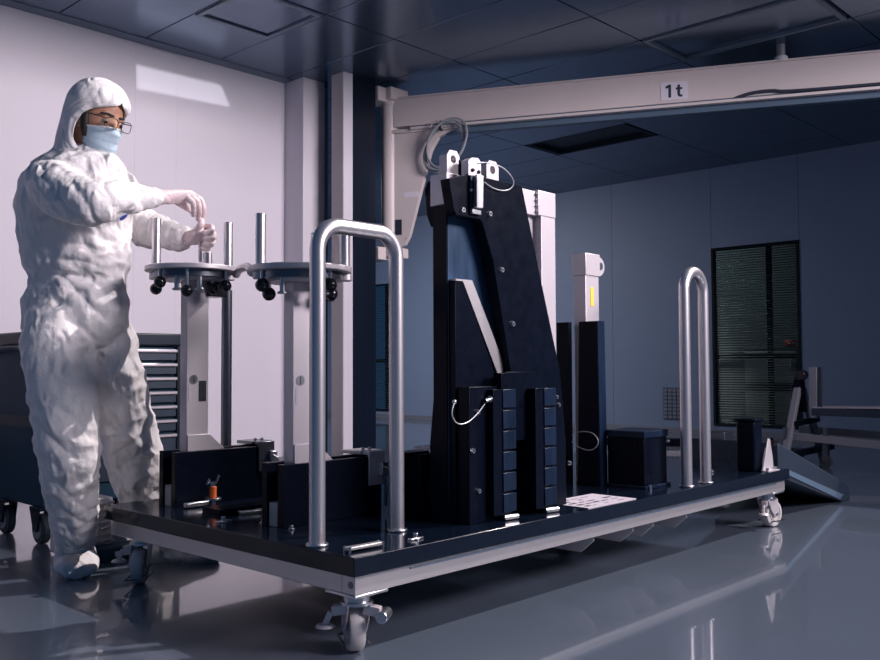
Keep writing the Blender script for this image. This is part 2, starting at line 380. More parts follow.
def glyph(name, pts, s0):
    k = .094; off = [bp(s0 + x * k, 2.689 + z * k, .0532) for x, z in pts]
    MB().prism(off, BN * .0012).build(name, M['ink'], sg)
glyph('digit', [(.30, 0), (.50, 0), (.50, 1), (.34, 1), (.06, .86), (.12, .70), (.30, .77)], 2.125)
glyph('letter', [(.22, .22), (.27, .08), (.38, 0), (.56, 0), (.60, .02), (.58, .16), (.46, .16), (.42, .22), (.42, .58), (.58, .58), (.58, .73), (.42, .73), (.42, .96), (.22, .92), (.22, .73), (.10, .73), (.10, .58), (.22, .58)], 2.195)
# cable on the beam end
MB().tube(spline([bp(2.62, 2.645, .06), bp(2.72, 2.668, .06), bp(2.85, 2.672, .06), bp(3.1, 2.655, .06), bp(4.5, 2.652, .06)]), .012, 8).build('beam_cable', M['ink'], cr)
# coil hanging on the crane
hc = thing('cable_coil', bp(.50, 2.60, .08), 'grey cable coil tied under the jib beam', 'cable')
for k in range(5):
    r = .180 + .012 * random.random(); c0 = bp(.47 + .010 * k, 2.445 + .009 * k, .075 + .010 * k)
    MB().tube([c0 + BW * (r * .82 * math.sin(t) + .05 * math.cos(t)) + Z * r * math.cos(t) + BN * (.015 * math.sin(2 * t + k)) for t in [2 * PI * i / 40 for i in range(40)]], .007, 7, True).build('cable_turn', M['ccable'], hc)
MB().tube(arc(bp(.42, 2.61, .10), BW, Z, .045, -.3, 3.4, 10), .005, 6).build('cable_tie', M['pale'], hc)
MB().obox(bp(.45, 2.66, .075), bp(.45, 2.585, .075), .02, .03, BN).build('clip', M['ink'], hc)
# ================================================================== DOLLY
L, WD, ZP = 2.748, 1.35, .274
T1, T2, IN = .050, .0525, .017
dl = thing('transport_dolly', (L / 2, WD / 2, 0), 'low wheeled dolly with glossy black deck and aluminium frame', 'dolly')
MB().box((0, 0, ZP - T1), (L, WD, ZP)).build('deck_plate', M['deck'], dl, bevel=.002)
z0, z1 = ZP - T1 - T2, ZP - T1; tw = .05
for nm, a, b in (('frame_rail', (IN, IN, z0), (L - IN, IN + tw, z1)), ('frame_rail', (IN, WD - IN - tw, z0), (L - IN, WD - IN, z1)),
                 ('frame_rail', (IN, IN + tw, z0), (IN + tw, WD - IN - tw, z1)), ('frame_rail', (L - IN - tw, IN + tw, z0), (L - IN, WD - IN - tw, z1))):
    MB().box(a, b).build(nm, M['alu'], dl, bevel=.002)
for x in (.7, 1.37, 2.05): MB().box((x, IN + tw, z0), (x + .05, WD - IN - tw, z1)).build('cross_rail', M['steeld'], dl)
MB().box((IN + .2, IN - .004, z1 - .014), (L - IN - .1, IN, z1 - .010)).build('rail_groove', M['flange'], dl)
MB().cyl((IN - .002, IN + .016, z0 + .026), (IN, IN + .016, z0 + .026), .009, n=14).build('frame_bolt', M['steeld'], dl)
for x, l in ((1.161, .2), (1.422, .17), (1.567, .14), (1.832, .2)):
    yf = .05
    MB().prism([(x, yf, z0), (x, yf, .148), (x, yf + .055, .102), (x, yf + l, .102), (x, yf + l + .05, .118), (x, yf + l + .05, z0)], (.004, 0, 0)).build('underside_fin', M['whitep'], dl)
# grab rails
def grab(x0, y, span, r, rad, zt, label):
    root = thing('grab_rail', (x0 + span / 2, y, ZP), label, 'rail')
    lo = [Vector((x0, y, ZP)), Vector((x0, y, zt - rad - r))]
    pts = [lo[0], lo[0].lerp(lo[1], .5), lo[1]] + arc((x0 + rad, y, zt - rad - r), -X, Z, rad, 0, PI / 2, 10)[1:]
    pts += arc((x0 + span - rad, y, zt - rad - r), X, Z, rad, PI / 2, 0, 10) + [Vector((x0 + span, y, (zt + ZP) / 2)), Vector((x0 + span, y, ZP))]
    g = MB().tube(pts, r, 24).build('hoop', M['steel'], root, smooth=60)
    for xx in (x0, x0 + span): MB().cyl((xx, y, ZP), (xx, y, ZP + .007), r + .009, n=24).build('flange', M['chrome'], root, bevel=.002)
grab(.0347 + .005, .1985, .303, .0225, .075, 1.185, 'wide steel tube hoop rail in front of the disc pedestal')
grab(1.821, .0404, .163, .0225, .0805, 1.175, 'narrow steel tube hoop rail beside the square black box')
# casters
def caster(x, y, ang, brake):
    c = MB().box((x - .06, y - .06, z0 - .008), (x + .06, y + .06, z0)).build('caster', M['chrome'], dl, bevel=.002)
    d = Vector((math.cos(ang), math.sin(ang), 0)); sd = Vector((-d.y, d.x, 0)); b = Vector((x, y, 0)); wc = b + d * .032 + Z * .0625
    MB().cyl(b + Z * (z0 - .03), b + Z * (z0 - .006), .036, n=22).cyl(b + Z * (z0 - .038), b + Z * (z0 - .03), .044, n=22).build('swivel', M['chrome'], c)
    fk = MB()
    for s in (-1, 1):
        q = b + sd * (s * .028)
        fk.prism([q + d * -.035 + Z * (z0 - .036), q + d * .04 + Z * (z0 - .036), q + d * .055 + Z * .075, q + d * .045 + Z * .05, q + d * .02 + Z * .05, q + d * -.01 + Z * .085], sd * (s * .004))
    fk.build('fork', M['steelm'], c, bevel=.001)
    w = MB(); n = 32; prof = [(.0, -.019), (.030, -.019), (.034, -.014), (.044, -.014), (.048, -.021), (.0585, -.02), (.0625, -.012), (.0625, .012), (.0585, .02), (.048, .021), (.044, .014), (.034, .014), (.030, .019), (.0, .019)]
    vs = []; fs = []
    for k in range(n):
        a = d * math.cos(2 * PI * k / n) + Z * math.sin(2 * PI * k / n)
        vs += [wc + a * r + sd * t for r, t in prof]
    m_ = len(prof)
    for k in range(n):
        for j in range(m_ - 1): fs.append([k * m_ + j, k * m_ + j + 1, ((k + 1) % n) * m_ + j + 1, ((k + 1) % n) * m_ + j])
    w.add(vs, fs).build('wheel', M['wheelw'], c)
    MB().cyl(wc - sd * .036, wc + sd * .036, .008, n=12).build('axle', M['chrome'], c)
    MB().obox(b + d * .1 - sd * .03 + Z * .028, b + d * .1 + sd * .03 + Z * .028, .004, .006).obox(b - d * .02 - sd * .034 + Z * .03, b + d * .1 - sd * .034 + Z * .028, .003, .006).obox(b - d * .02 + sd * .034 + Z * .03, b + d * .1 + sd * .034 + Z * .028, .003, .006).build('wheel_guard', M['steeld'], c)
    if brake:
        for bd, s2 in brake:
            bd = Vector(bd).normalized(); e = b + Z * (z0 - .05)
            MB().obox(e + bd * .02, e + bd * .065 - Z * .008, .026, .026).build('brake_arm', M['steelm'], c, bevel=.002)
            if s2: MB().cyl(e + bd * .075 - Z * .016 - bd.cross(Z) * .032, e + bd * .075 - Z * .016 + bd.cross(Z) * .032, .016, n=16).build('brake_lever', M['chrome'], c, bevel=.003)
            else: MB().obox(e + bd * .07 - Z * .01, e + bd * .085 - Z * .045, .012, .016).cyl(e + bd * .085 - Z * .052, e + bd * .085 - Z * .044, .028, .02, n=14).build('brake_pedal', M['steelm'], c, bevel=.002)
    return c
caster(.075, .075, math.radians(60), [((.55, -.85, 0), True), ((-.62, .75, 0), False)])
caster(.10, WD - .09, math.radians(228), [((-.62, .75, 0), False)])
caster(L - .09, .075, math.radians(-10), [((-.95, -.2, 0), False)])
caster(L - .09, WD - .09, math.radians(20), None)
# deck hardware
def bolt(x, y, label, wing=True, s=1.):
    b = MB().cyl((x, y, ZP), (x, y, ZP + .004), .014 * s, n=16).cyl((x, y, ZP + .004), (x, y, ZP + .018 * s), .008 * s, n=6)
    if wing: b.obox((x - .026 * s, y, ZP + .003), (x + .026 * s, y, ZP + .003), .014 * s, .005)
    tag(b.build('deck_bolt', M['chrome'], bevel=.001), label, 'bolt', 'bolts on the deck')
bolt(.285, .062, 'winged steel bolt on the deck edge beside the wide hoop rail')
bolt(.084, .72, 'winged steel bolt on the deck between the two pedestals')
bolt(.15, .455, 'small hex bolt in front of the hoop side pedestal plate', False, .7)
bolt(.155, .61, 'small hex bolt behind the rear plate of the hoop side pedestal', False, .7)
bolt(2.02, .28, 'small hex bolt on the deck behind the narrow hoop rail', False, .6)
bolt(2.36, .20, 'small hex bolt on the deck before the black curved housing', False, .6)
nb = thing('name_bar', (.09, .063, ZP), 'short aluminium bar on four studs at the near deck corner', 'bar')
MB().obox((.03, .066, ZP + .010), (.155, .062, ZP + .010), .022, .009).build('bar', M['alu'], nb, bevel=.002)
for x, y in ((.034, .056), (.15, .053), (.034, .076), (.15, .072)): MB().cyl((x, y, ZP), (x, y, ZP + .016), .004, n=8).build('bar_post', M['chrome'], nb)
# ================================================================== PEDESTALS
def pedestal(oy, zd, label, variant):
    t = thing('pedestal_stand', (.24, .53 + oy, ZP), label, 'pedestal')
    y0 = .485 + oy
    MB().box((.14, y0, ZP), (.548, y0 + .027, .465)).build('side_plate', M['black'], t, bevel=.0015)
    MB().box((.134, y0 + .074, ZP), (.60, y0 + .101, .467)).build('side_plate', M['black'], t, bevel=.0015)
    MB().box((.14, y0 + .029, ZP), (.20, y0 + .072, .347)).build('spacer_block', M['pale'], t, bevel=.002)
    MB().box((.34, y0 + .104, ZP), (.56, y0 + .28, ZP + .02)).build('base_plate', M['black'], t, bevel=.002)
    xa, xb = .198, .288
    MB().box((xa, y0 + .028, ZP), (xb, y0 + .073, zd - .05)).build('post', M['steelm'], t, bevel=.002)
    MB().prism([(xa + .003, y0 + .0225, .455), (xb + .08, y0 + .0225, .455), (xb + .064, y0 + .0225, .468), (xb + .004, y0 + .0225, .522), (xa + .003, y0 + .0225, .522)], (0, .0055, 0)).build('foot_gusset', M['steelm'], t, bevel=.001)
    f = y0 + .028
    lb = MB().cyl((xa + .028, f, .722), (xa + .028, f - .0015, .722), .0165, n=20).build('round_badge', M['chrome'], t)
    MB().box((xa + .0265, f - .0025, .709), (xa + .0295, f - .0015, .735)).build('badge_slot', M['ink'], lb)
    MB().box((xa + .008, f - .001, .645), (xa + .018, f, .70)).build('sticker', M['paper'], t)
    if variant == 0: MB().box((xa + .05, f - .001, .642), (xa + .08, f, .716)).build('rating_label', M['steeld'], t)
    # rotating disc and hub
    cx, cy = (.228 if variant == 0 else .245), y0 + .052
    R = .163
    MB().cyl((cx, cy, zd - .018), (cx, cy, zd), R, n=56).build('disc', M['steeld'] if 0 else M['steelm'], t, bevel=.003)
    MB().cyl((cx, cy, zd - .05), (cx, cy, zd - .018), .115, n=48).build('hub', M['steelm'], t, bevel=.004)
    MB().cyl((cx, cy, zd - .042), (cx, cy, zd - .018), .135, n=48).build('hub_ring', M['steeld'], t)
    MB().box((xb - .01, y0 + .015, zd - .105), (xb + .07, y0 + .09, zd - .05)).build('clamp_block', M['plastic'], t, bevel=.005)
    MB().cyl((cx + .02, cy + .02, zd), (cx + .02, cy + .02, zd + .012), .05, n=24).build('centre_cap', M['steeld'], t)
    def cam_pt(r, f_): return Vector((cx, cy, 0)) + RV * r + FV * f_
    pins = [(-.138, .03), (.118, .07), (.028, .125)] if variant == 0 else [(-.118, -.05), (.138, .03), (.03, .13)]
    for k, (r, f_) in enumerate(pins):
        p = cam_pt(r, f_); h = (.185, .175, .07)[k] if variant == 0 else (.165, .13, .13)[k]
        pn = MB().cyl(p + Z * zd, p + Z * (zd + h), .0165, n=24).build('pin', M['steel'], t, bevel=.002)
        MB().cyl(p + Z * (zd - .042), p + Z * (zd - .018), .024, n=20).build('pin_boss', M['steelm'], pn, bevel=.003)
    kn = ([(-.122, -.02, .068), (-.08, -.11, .052), (.022, -.135, .085), (.085, -.03, .07), (.135, -.04, .06)] if variant == 0 else [(-.105, -.09, .052), (-.095, -.03, .075), (.105, -.085, .052), (.10, -.02, .075)])
    for k, (r, f_, dz) in enumerate(kn):
        p = cam_pt(r, f_)
        q = MB().cyl(p + Z * (zd - dz), p + Z * (zd - .018), .006, n=10).build('knob_stem', M['chrome'], t)
        MB().sphere(p + Z * (zd - dz - .012), .0215, 20).build('ball_knob', M['plastic'], q)
    for r, f_ in (((-.02, -.11), (.06, -.105)) if variant == 0 else ((.085, -.06), (-.04, -.1))):
        p = cam_pt(r, f_)
        q = MB().cyl(p + Z * (zd - .085), p + Z * (zd - .018), .009, n=14).build('plunger', M['chrome'], t)
        MB().cyl(p + Z * (zd - .093), p + Z * (zd - .085), .016, n=14).build('plunger_head', M['chrome'], q, bevel=.002)
    # latch bracket on the end of the plate
    lx = .50
    mb = M['steeld'] if variant == 0 else M['steelm']
    MB().box((lx - .02, y0 + .03, .47), (lx + .075, y0 + .13, .482)).box((lx - .012, y0 - .006, .37), (lx + .06, y0 + .004, .482)).box((lx - .012, y0 + .004, .47), (lx + .06, y0 + .03, .482)).build('latch_bracket', mb, t, bevel=.002)
    for k in (0, 1): MB().cyl((lx + .01 + .03 * k, y0 + .05, .482), (lx + .01 + .03 * k, y0 + .05, .492), .006, n=10).build('screw', M['chrome'], t)
    la = MB().box((lx + .032, y0 - .022, .40), (lx + .062, y0 - .006, .445)).build('toggle_latch', M['chrome'], t, bevel=.003)
    MB().tube([(lx + .047, y0 - .016, .40), (lx + .05, y0 - .02, .36), (lx + .05, y0 - .02, .30)], .005, 8).build('latch_rod', M['steeld'], la)
    MB().tube([(lx + .04, y0 - .024, .43), (lx + .055, y0 - .034, .42), (lx + .06, y0 - .03, .405)], .003, 6).build('latch_hook', M['chrome'], la)
    return t
ped1 = pedestal(.62, 1.130, 'steel pedestal with disc table that the technician is working on', 0)
ped2 = pedestal(0, 1.082, 'steel pedestal with disc table directly behind the near grab rail', 1)
MB().obox(onz(322, 517.5, ZP) + Z * .004, onz(369, 509, ZP) + Z * .004, .006, .008).build('base_strip', M['chrome'], ped2)
# black pole behind the first pedestal and link tube between discs
pl = thing('guide_pole', (.475, 1.30, ZP), 'slim dark round pole standing behind the technician side pedestal', 'pole')
MB().cyl((.475, 1.30, ZP + .01), (.475, 1.30, 1.07), .0205, n=22).build('pole', M['steeld'], pl)
MB().cyl((.475, 1.30, ZP), (.475, 1.30, ZP + .012), .04, n=22).build('pole_foot', M['black'], pl, bevel=.002)
p0 = Vector((.245, .537, 1.05)) - RV * .155; p1 = Vector((.245, 1.157, 1.09)) + RV * .15
lk = thing('link_handle', (p0 + p1) / 2, 'bent steel tube handle linking the two disc tables', 'handle')
MB().tube(spline([p0 + Z * .02, p0 + (p1 - p0) * .2 + Z * .034, p0 + (p1 - p0) * .5 + Z * .036, p0 + (p1 - p0) * .8 + Z * .03, p1 + Z * .014]), .014, 14).build('tube', M['steel'], lk, smooth=60)
MB().sphere(p0 + Z * .02, .018).build('end_cap', M['steelm'], lk)
# quick release pin with orange collar
op = thing('release_pin', (.275, 1.085, ZP), 'quick release pin with orange collar on the deck before the pedestal plate', 'pin')
b0 = Vector((.262, 1.06, ZP))
MB().cyl(b0, b0 + Z * .018, .011, n=14).cyl(b0 + Z * .018, b0 + Z * .026, .03, n=20).build('base', M['chrome'], op, bevel=.001)
MB().cyl(b0 + Z * .026, b0 + Z * .066, .0135, n=18).build('collar', M['orange'], op, bevel=.002)
MB().cyl(b0 + Z * .066, b0 + Z * .078, .010, n=12).tube([b0 + Z * .074 - RV * .022, b0 + Z * .08 + RV * .012, b0 + Z * .105 + RV * .022], .0045, 8).tube([b0 + Z * .074 - RV * .022, b0 + Z * .092 - RV * .012], .004, 8).build('wing_lever', M['chrome'], op)
MB().obox((.145, 1.05, ZP + .012), (.238, 1.052, ZP + .012), .02, .016).build('clamp_arm', M['chrome'], op, bevel=.003)
sd_ = thing('slide_clamp', (.27, .87, ZP), 'low black bar with bright sliding clamp between the two pedestals', 'clamp')
MB().box((.15, .84, ZP), (.40, .95, ZP + .018)).build('deck_bar', M['black'], sd_, bevel=.002)
MB().obox((.20, .80, ZP + .006), (.36, .79, ZP + .006), .03, .012).build('deck_slide', M['chrome'], sd_, bevel=.003)
# black block behind the near rail
bk = thing('stop_block', (.60, .38, ZP), 'plain black stop block between near grab rail and black tower', 'block')
MB().box((.545, .30, ZP), (.64, .40, .478)).build('body', M['black'], bk, bevel=.003)
MB().box((.49, .33, .478), (.62, .39, .486)).build('top_strap', M['black'], bk, bevel=.001)
MB().box((.64, .28, .484), (.70, .42, .494)).build('shelf', M['steelm'], bk)
# ================================================================== BLACK TOWER
tw_ = thing('fixture_tower', (.8, .2, ZP), 'tall black angular fixture tower with steel lifting eyes on the deck', 'fixture')
def plate(name, pts, y0, y1, m, bev=.002): return MB().prism([(x, y0, z) for x, z in pts], (0, y1 - y0, 0)).build(name, M[m], tw_, bevel=bev)
seven = [(.494, 1.345), (.585, 1.374), (.859, 1.374), (.939, 1.129), (.988, .983), (1.067, .75), (1.099, .50), (1.099, ZP), (.86, ZP), (.86, .50), (.812, .66), (.703, 1.11), (.652, 1.225), (.64, 1.235), (.530, 1.235), (.515, 1.25)]
plate('cheek_plate', seven, .12, .158, 'black')
plate('cheek_plate', [(max(x, .57) if z > 1.2 else x, z) for x, z in seven[:13]] + [(.60, 1.225), (.58, 1.26)], .262, .30, 'black')
core = [(.549, 1.30), (.75, 1.33), (.87, 1.2), (1.0, .8), (1.02, ZP), (.549, ZP)]
plate('core_panel', core, .177, .235, 'bluep')
MB().prism([(.549, .178, 1.3), (.549, .236, 1.3), (.549, .236, .66), (.549, .252, .52), (.549, .252, ZP), (.549, .178, ZP)], (-.006, 0, 0)).build('edge_plate', M['black'], tw_)
low = [(.552, 1.035), (.595, 1.035), (.62, .98), (.79, .66), (.80, .62), (.80, ZP), (.552, ZP)]
plate('lower_gusset', low, .150, .176, 'black')
MB().prism([(.584, .148, 1.046), (.632, .148, 1.046), (.828, .148, .742), (.832, .148, .66), (.80, .148, .64), (.584, .148, 1.04)], (0, .006, 0))
MB().prism([(.555, .1475, 1.040), (.632, .1475, 1.040), (.855, .1475, .66), (.803, .1475, .66), (.588, .1475, 1.034), (.555, .1475, 1.034)], (0, .0285, 0)).build('diagonal_strut', M['alu'], tw_)
# front cover plate with cable, stacks of blocks
MB().box((.70, .085, ZP + .01), (.735, .118, .742)).build('stack_rail', M['black'], tw_, bevel=.001)
MB().box((.56, .100, ZP), (.715, .149, .70)).build('front_cover', M['black'], tw_, bevel=.002)
MB().box((.74, .10, .52), (.90, .119, .745)).build('bridge_plate', M['black'], tw_, bevel=.001)
zz = .688; hts = [.108, .062, .062, .062, .062, .056]
for xx, yy in ((.690, .070), (.895, .060)):
    z = .69
    for k in range(6):
        h = (.690 - .292) / 6
        MB().box((xx, yy, z - h + .008), (xx + .065, yy + .045, z)).build('stack_block', M['blue'], tw_, bevel=.0015)
        MB().box((xx - .03, yy + .006, z - h), (xx + .05, yy + .045, z - h + .008)).build('stack_shim', M['black'], tw_)
        MB().cyl((xx - .031, yy + .03, z - h * .5), (xx - .034, yy + .03, z - h * .5), .004, n=10).build('screw', M['chrome'], tw_)
        z -= h
    MB().box((xx - .045, yy + .004, ZP + .02), (xx, yy + .05, .69)).build('stack_back', M['black'], tw_, bevel=.001)
    MB().cyl((xx + .005, yy + .005, ZP + .0095), (xx + .062, yy - .006, ZP + .0095), .0085, n=12).build('foot_screw', M['chrome'], tw_, bevel=.001)
    MB().box((xx, yy + .012, ZP), (xx + .06, yy + .045, .294)).build('stack_foot', M['black'], tw_)
def bolt_head(px, py, y, r=.011):
    p = ony(px, py, y); q = MB().cyl(p, p - Y * .008, r, r * .8, n=14).build('bolt', M['chrome'], tw_)
    MB().cyl(p - Y * .008, p - Y * .0095, r * .42, n=6).build('socket', M['ink'], q)
for a in ((462, 210), (489, 214), (501, 270), (512, 324), (521, 378)): bolt_head(*a, .12, .010)
for a in ((477, 412), (472, 451), (478, 491)): bolt_head(*a, .100, .009)
for a in ((556, 397), (558, 405), (569, 463)): bolt_head(*a, .12, .008)
MB().tube(spline([ony(*p, .092) for p in ((454.5, 402), (452, 412), (453.5, 419), (459, 424), (468, 422), (478, 413), (486, 402), (491, 397))]), .0019, 7).build('retaining_wire', M['cable'], tw_)
MB().sphere(ony(454.5, 402, .095), .007).build('wire_anchor', M['chrome'], tw_)
q = MB().sphere(ony(490, 399, .09), .014).cyl(ony(485, 401, .09), ony(493, 398, .085), .008).build('pin_head', M['chrome'], tw_)
MB().cyl(ony(493.5, 398.7, .088), ony(496.5, 398.7, .088), .008, n=14).build('pin_button', M['orange'], q)
# lifting eyes, cap, toggle clamp
def eye(px0, px1, pyt, y, h, th):
    a = ony(px0, pyt, y); b = ony(px1, pyt, y); w = b.x - a.x; c = w * .28; zt = (a.z + b.z) / 2; x0 = a.x; x1 = b.x
    hc_ = Vector(((x0 + x1) / 2, y, zt - w * .48)); n = 20
    out = [(x0, zt - h), (x1, zt - h), (x1, zt - c), (x1 - c * .8, zt), (x0 + c * .8, zt), (x0, zt - c)]
    # ring of quads between outline (resampled by angle) and hole
    rh = w * .22; vs = []; fs = []
    def hit(t):
        d = (math.cos(t), math.sin(t)); best = None
        for i in range(len(out)):
            p, q_ = out[i], out[(i + 1) % len(out)]; ex, ez = q_[0] - p[0], q_[1] - p[1]
            den = d[0] * ez - d[1] * ex
            if abs(den) < 1e-9: continue
            u = ((p[0] - hc_.x) * ez - (p[1] - hc_.z) * ex) / den; v = ((p[0] - hc_.x) * d[1] - (p[1] - hc_.z) * d[0]) / den
            if u > 0 and -1e-6 <= v <= 1 + 1e-6 and (best is None or u < best): best = u
        return (hc_.x + d[0] * best, hc_.z + d[1] * best)
    angs = sorted([2 * PI * k / n for k in range(n)] + [math.atan2(p[1] - hc_.z, p[0] - hc_.x) % (2 * PI) for p in out]); n = len(angs)
    for yy in (y, y + th):
        for t in angs: ox, oz = hit(t); vs.append((ox, yy, oz))
        for t in angs: vs.append((hc_.x + rh * math.cos(t), yy, hc_.z + rh * math.sin(t)))
    for k in range(n):
        j = (k + 1) % n
        fs += [[k, j, n + j, n + k], [2 * n + j, 2 * n + k, 3 * n + k, 3 * n + j], [k, 2 * n + k, 2 * n + j, j], [n + k, n + j, 3 * n + j, 3 * n + k]]
    return MB().add(vs, fs).build('lifting_eye', M['steelm'], tw_)
eye(447, 459.5, 150.5, .175, .10, .034)
eye(486.5, 498.5, 161, .175, .10, .034)
MB().box((.535, .168, 1.278), (.600, .240, 1.378)).build('eye_clamp', M['steelm'], tw_, bevel=.002)
MB().box((.60, .172, 1.29), (.70, .235, 1.43)).build('clamp_core', M['black'], tw_, bevel=.003)
MB().prism([ony(px, py, .115) for px, py in ((468.5, 160), (472, 157.5), (478, 158), (481, 162), (481, 176), (468.5, 175))], (0, .03, 0)).build('latch_head', M['steelm'], tw_)
tc_ = MB().prism([ony(px, py, .108) for px, py in ((474, 175), (481, 176), (480.5, 209), (473.5, 208))], (0, -.012, 0)).build('toggle_clamp', M['steel'], tw_, bevel=.002)
MB().prism([ony(px, py, .118) for px, py in ((469, 176), (474, 176), (473.5, 213), (470, 213))], (0, -.008, 0)).build('clamp_slot', M['ink'], tc_)
MB().obox(ony(477, 178, .094), ony(477, 206, .094), .006, .008).build('clamp_lever', M['chrome'], tc_)
MB().obox(ony(471, 211, .112), ony(480, 213, .112), .012, .016).build('clamp_foot', M['chrome'], tc_, bevel=.002)
for a in ((473, 170), (479, 172), (471, 190)): MB().sphere(ony(*a, .112), .006).build('rivet', M['ink' if a[1] < 180 else 'chrome'], tc_)
MB().tube(spline([ony(*p, .112) for p in ((478, 163), (484, 162.5), (493, 164), (503, 168), (511, 176), (513.5, 184), (509, 189.5), (501, 190.5), (492, 187.5), (484, 182))]), .0019, 7).build('retaining_wire', M['cable'], tw_)
# ---------------- steel frame column behind the tower
sf = thing('steel_upright', (1.25, .34, ZP), 'tall rectangular steel upright right behind the black tower', 'upright')
MB().box((1.205, .30, ZP), (1.295, .345, 1.335)).build('post', M['steelm'], sf, bevel=.002)
MB().box((1.185, .298, 1.335), (1.297, .39, 1.432)).build('cap', M['steelm'], sf, bevel=.003)
MB().box((1.0, .31, 1.335), (1.184, .38, 1.428)).build('cross_arm', M['steelm'], sf, bevel=.002)
MB().box((1.15, .33, ZP), (1.19, .38, 1.335)).build('back_strip', M['steel'], sf)
for k in range(4): MB().sphere((1.183, .30, 1.35 + k * .022), .005, 8).build('weld_bead', M['chrome'], sf)
# ---------------- short column with eye, black guards
sc = thing('short_column', (1.71, .44, ZP), 'short steel column with eye plate and yellow label between black guards', 'column')
MB().box((1.66, .41, ZP), (1.76, .47, 1.15)).build('post', M['steelm'], sc, bevel=.002)
MB().box((1.655, .405, 1.15), (1.765, .475, 1.245)).build('cap', M['steelm'], sc, bevel=.003)
ey = MB().prism([(1.765 + .045 * math.cos(t) * 1.1, .415, 1.195 + .043 * math.sin(t)) for t in [PI / 2 - PI * k / 12 for k in range(13)]], (0, .03, 0)).build('eye_plate', M['steelm'], sc)
MB().cyl((1.783, .414, 1.197), (1.783, .4125, 1.197), .016, n=16).build('eye_hole', M['ink'], ey)
MB().box((1.695, .4085, 1.02), (1.718, .4095, 1.10)).build('yellow_label', M['yellow'], sc)
MB().prism([(1.60, .311, ZP), (1.60, .418, ZP), (1.60, .405, .95), (1.60, .318, .95)], (.02, 0, 0)).build('guard_plate', M['black'], sc, bevel=.001)
MB().prism([(1.60, .305, ZP), (1.60, .311, ZP), (1.60, .318, .95), (1.60, .312, .95)], (.05, 0, 0)).build('guard_flange', M['blue'], sc)
MB().box((1.60, .455, ZP), (1.62, .52, .95)).build('guard_plate', M['black'], sc, bevel=.001)
MB().tube(spline([onx(*p, 1.59) for p in ((572, 435), (577, 432.5), (585, 431.5), (593, 433.5), (598, 440), (597, 446), (591, 450), (583, 449), (576, 445), (572, 442))]), .0019, 7).build('retaining_wire', M['cable'], sc)
# ---------------- black box, paper, black boss, brackets
bx = thing('black_box', (1.74, .21, ZP), 'square black box on the deck beside the far grab rail', 'box')
MB().box((1.640, .128, ZP + .012), (1.820, .298, .475)).build('body', M['black'], bx, bevel=.003)
MB().box((1.634, .122, .475), (1.826, .304, .503)).build('lid', M['blue'], bx, bevel=.003)
MB().box((1.628, .116, ZP), (1.832, .310, ZP + .012)).build('base_flange', M['blue'], bx, bevel=.002)
MB().box((1.637, .155, .30), (1.640, .272, .46)).build('side_panel', M['black'], bx)
bx2 = MB().cyl((1.655, .112, ZP), (1.655, .112, ZP + .018), .008, n=12).build('box_bolt', M['chrome'], bx)
pp = thing('instruction_sheet', (1.24, .11, ZP), 'pale printed sheet lying flat on the black deck', 'sheet')
MB().box((1.075, .012, ZP), (1.385, .205, ZP + .003)).build('sheet', M['paper'], pp)
ik = MB()
for r_ in range(5):
    x = 1.10
    while x < 1.35:
        w_ = random.uniform(.015, .05)
        if random.random() < .7: ik.box((x, .035 + r_ * .033, ZP + .003), (min(x + w_, 1.37), .035 + r_ * .033 + random.choice((.005, .009, .014)), ZP + .0034))
        x += w_ + random.uniform(.01, .03)
ik.build('print', M['ink'], pp)['kind'] = 'stuff'
bo = thing('black_boss', (2.53, .10, ZP), 'upright black curved housing at the far deck corner', 'housing')
MB().box((2.492, .055, ZP), (2.582, .145, .505)).build('body', M['black'], bo, bevel=.012, seg=4)
MB().box((2.488, .050, .505), (2.586, .150, .518)).build('top', M['black'], bo, bevel=.003)
MB().tube(arc((2.49, .10, .36), Y, Z, .09, -.9, .5, 8), .004, 6).build('side_bead', M['blue'], bo)
MB().cyl((2.55, .045, ZP), (2.55, .045, ZP + .012), .008, n=10).build('bolt', M['chrome'], bo)
for k, (bx_, lab) in enumerate(((2.655, 'pale triangular steel bracket with black knob at the deck corner'), (2.655, 'small triangular steel bracket behind the one with the knob'))):
    yy = .035 if k == 0 else .10
    t = thing('corner_bracket', (bx_, yy, ZP), lab, 'bracket')
        # plate standing along the deck edge
    pts = [(2.528, 0), (2.650, 0), (2.645, .05), (2.618, .145), (2.598, .15)] if k == 0 else [(2.672, 0), (2.72, 0), (2.72, .095)]
    MB().prism([(x, yy, ZP + z) for x, z in pts], (0, .006, 0)).build('plate', M['steelm'], t, bevel=.001)
    MB().box((pts[0][0], yy - .03, ZP), (pts[1][0], yy, ZP + .005)).build('foot', M['steelm'], t)
    for x in (pts[0][0] + .015, pts[1][0] - .012): MB().cyl((x, yy - .016, ZP + .005), (x, yy - .016, ZP + .017), .008, n=8).build('bolt', M['chrome'], t)
    if k == 0: MB().cyl((2.622, yy + .003, ZP + .13), (2.64, yy + .003, ZP + .13), .007, n=10).cyl((2.64, yy + .003, ZP + .13), (2.672, yy + .003, ZP + .13), .02, n=16).build('knob', M['plastic'], t)
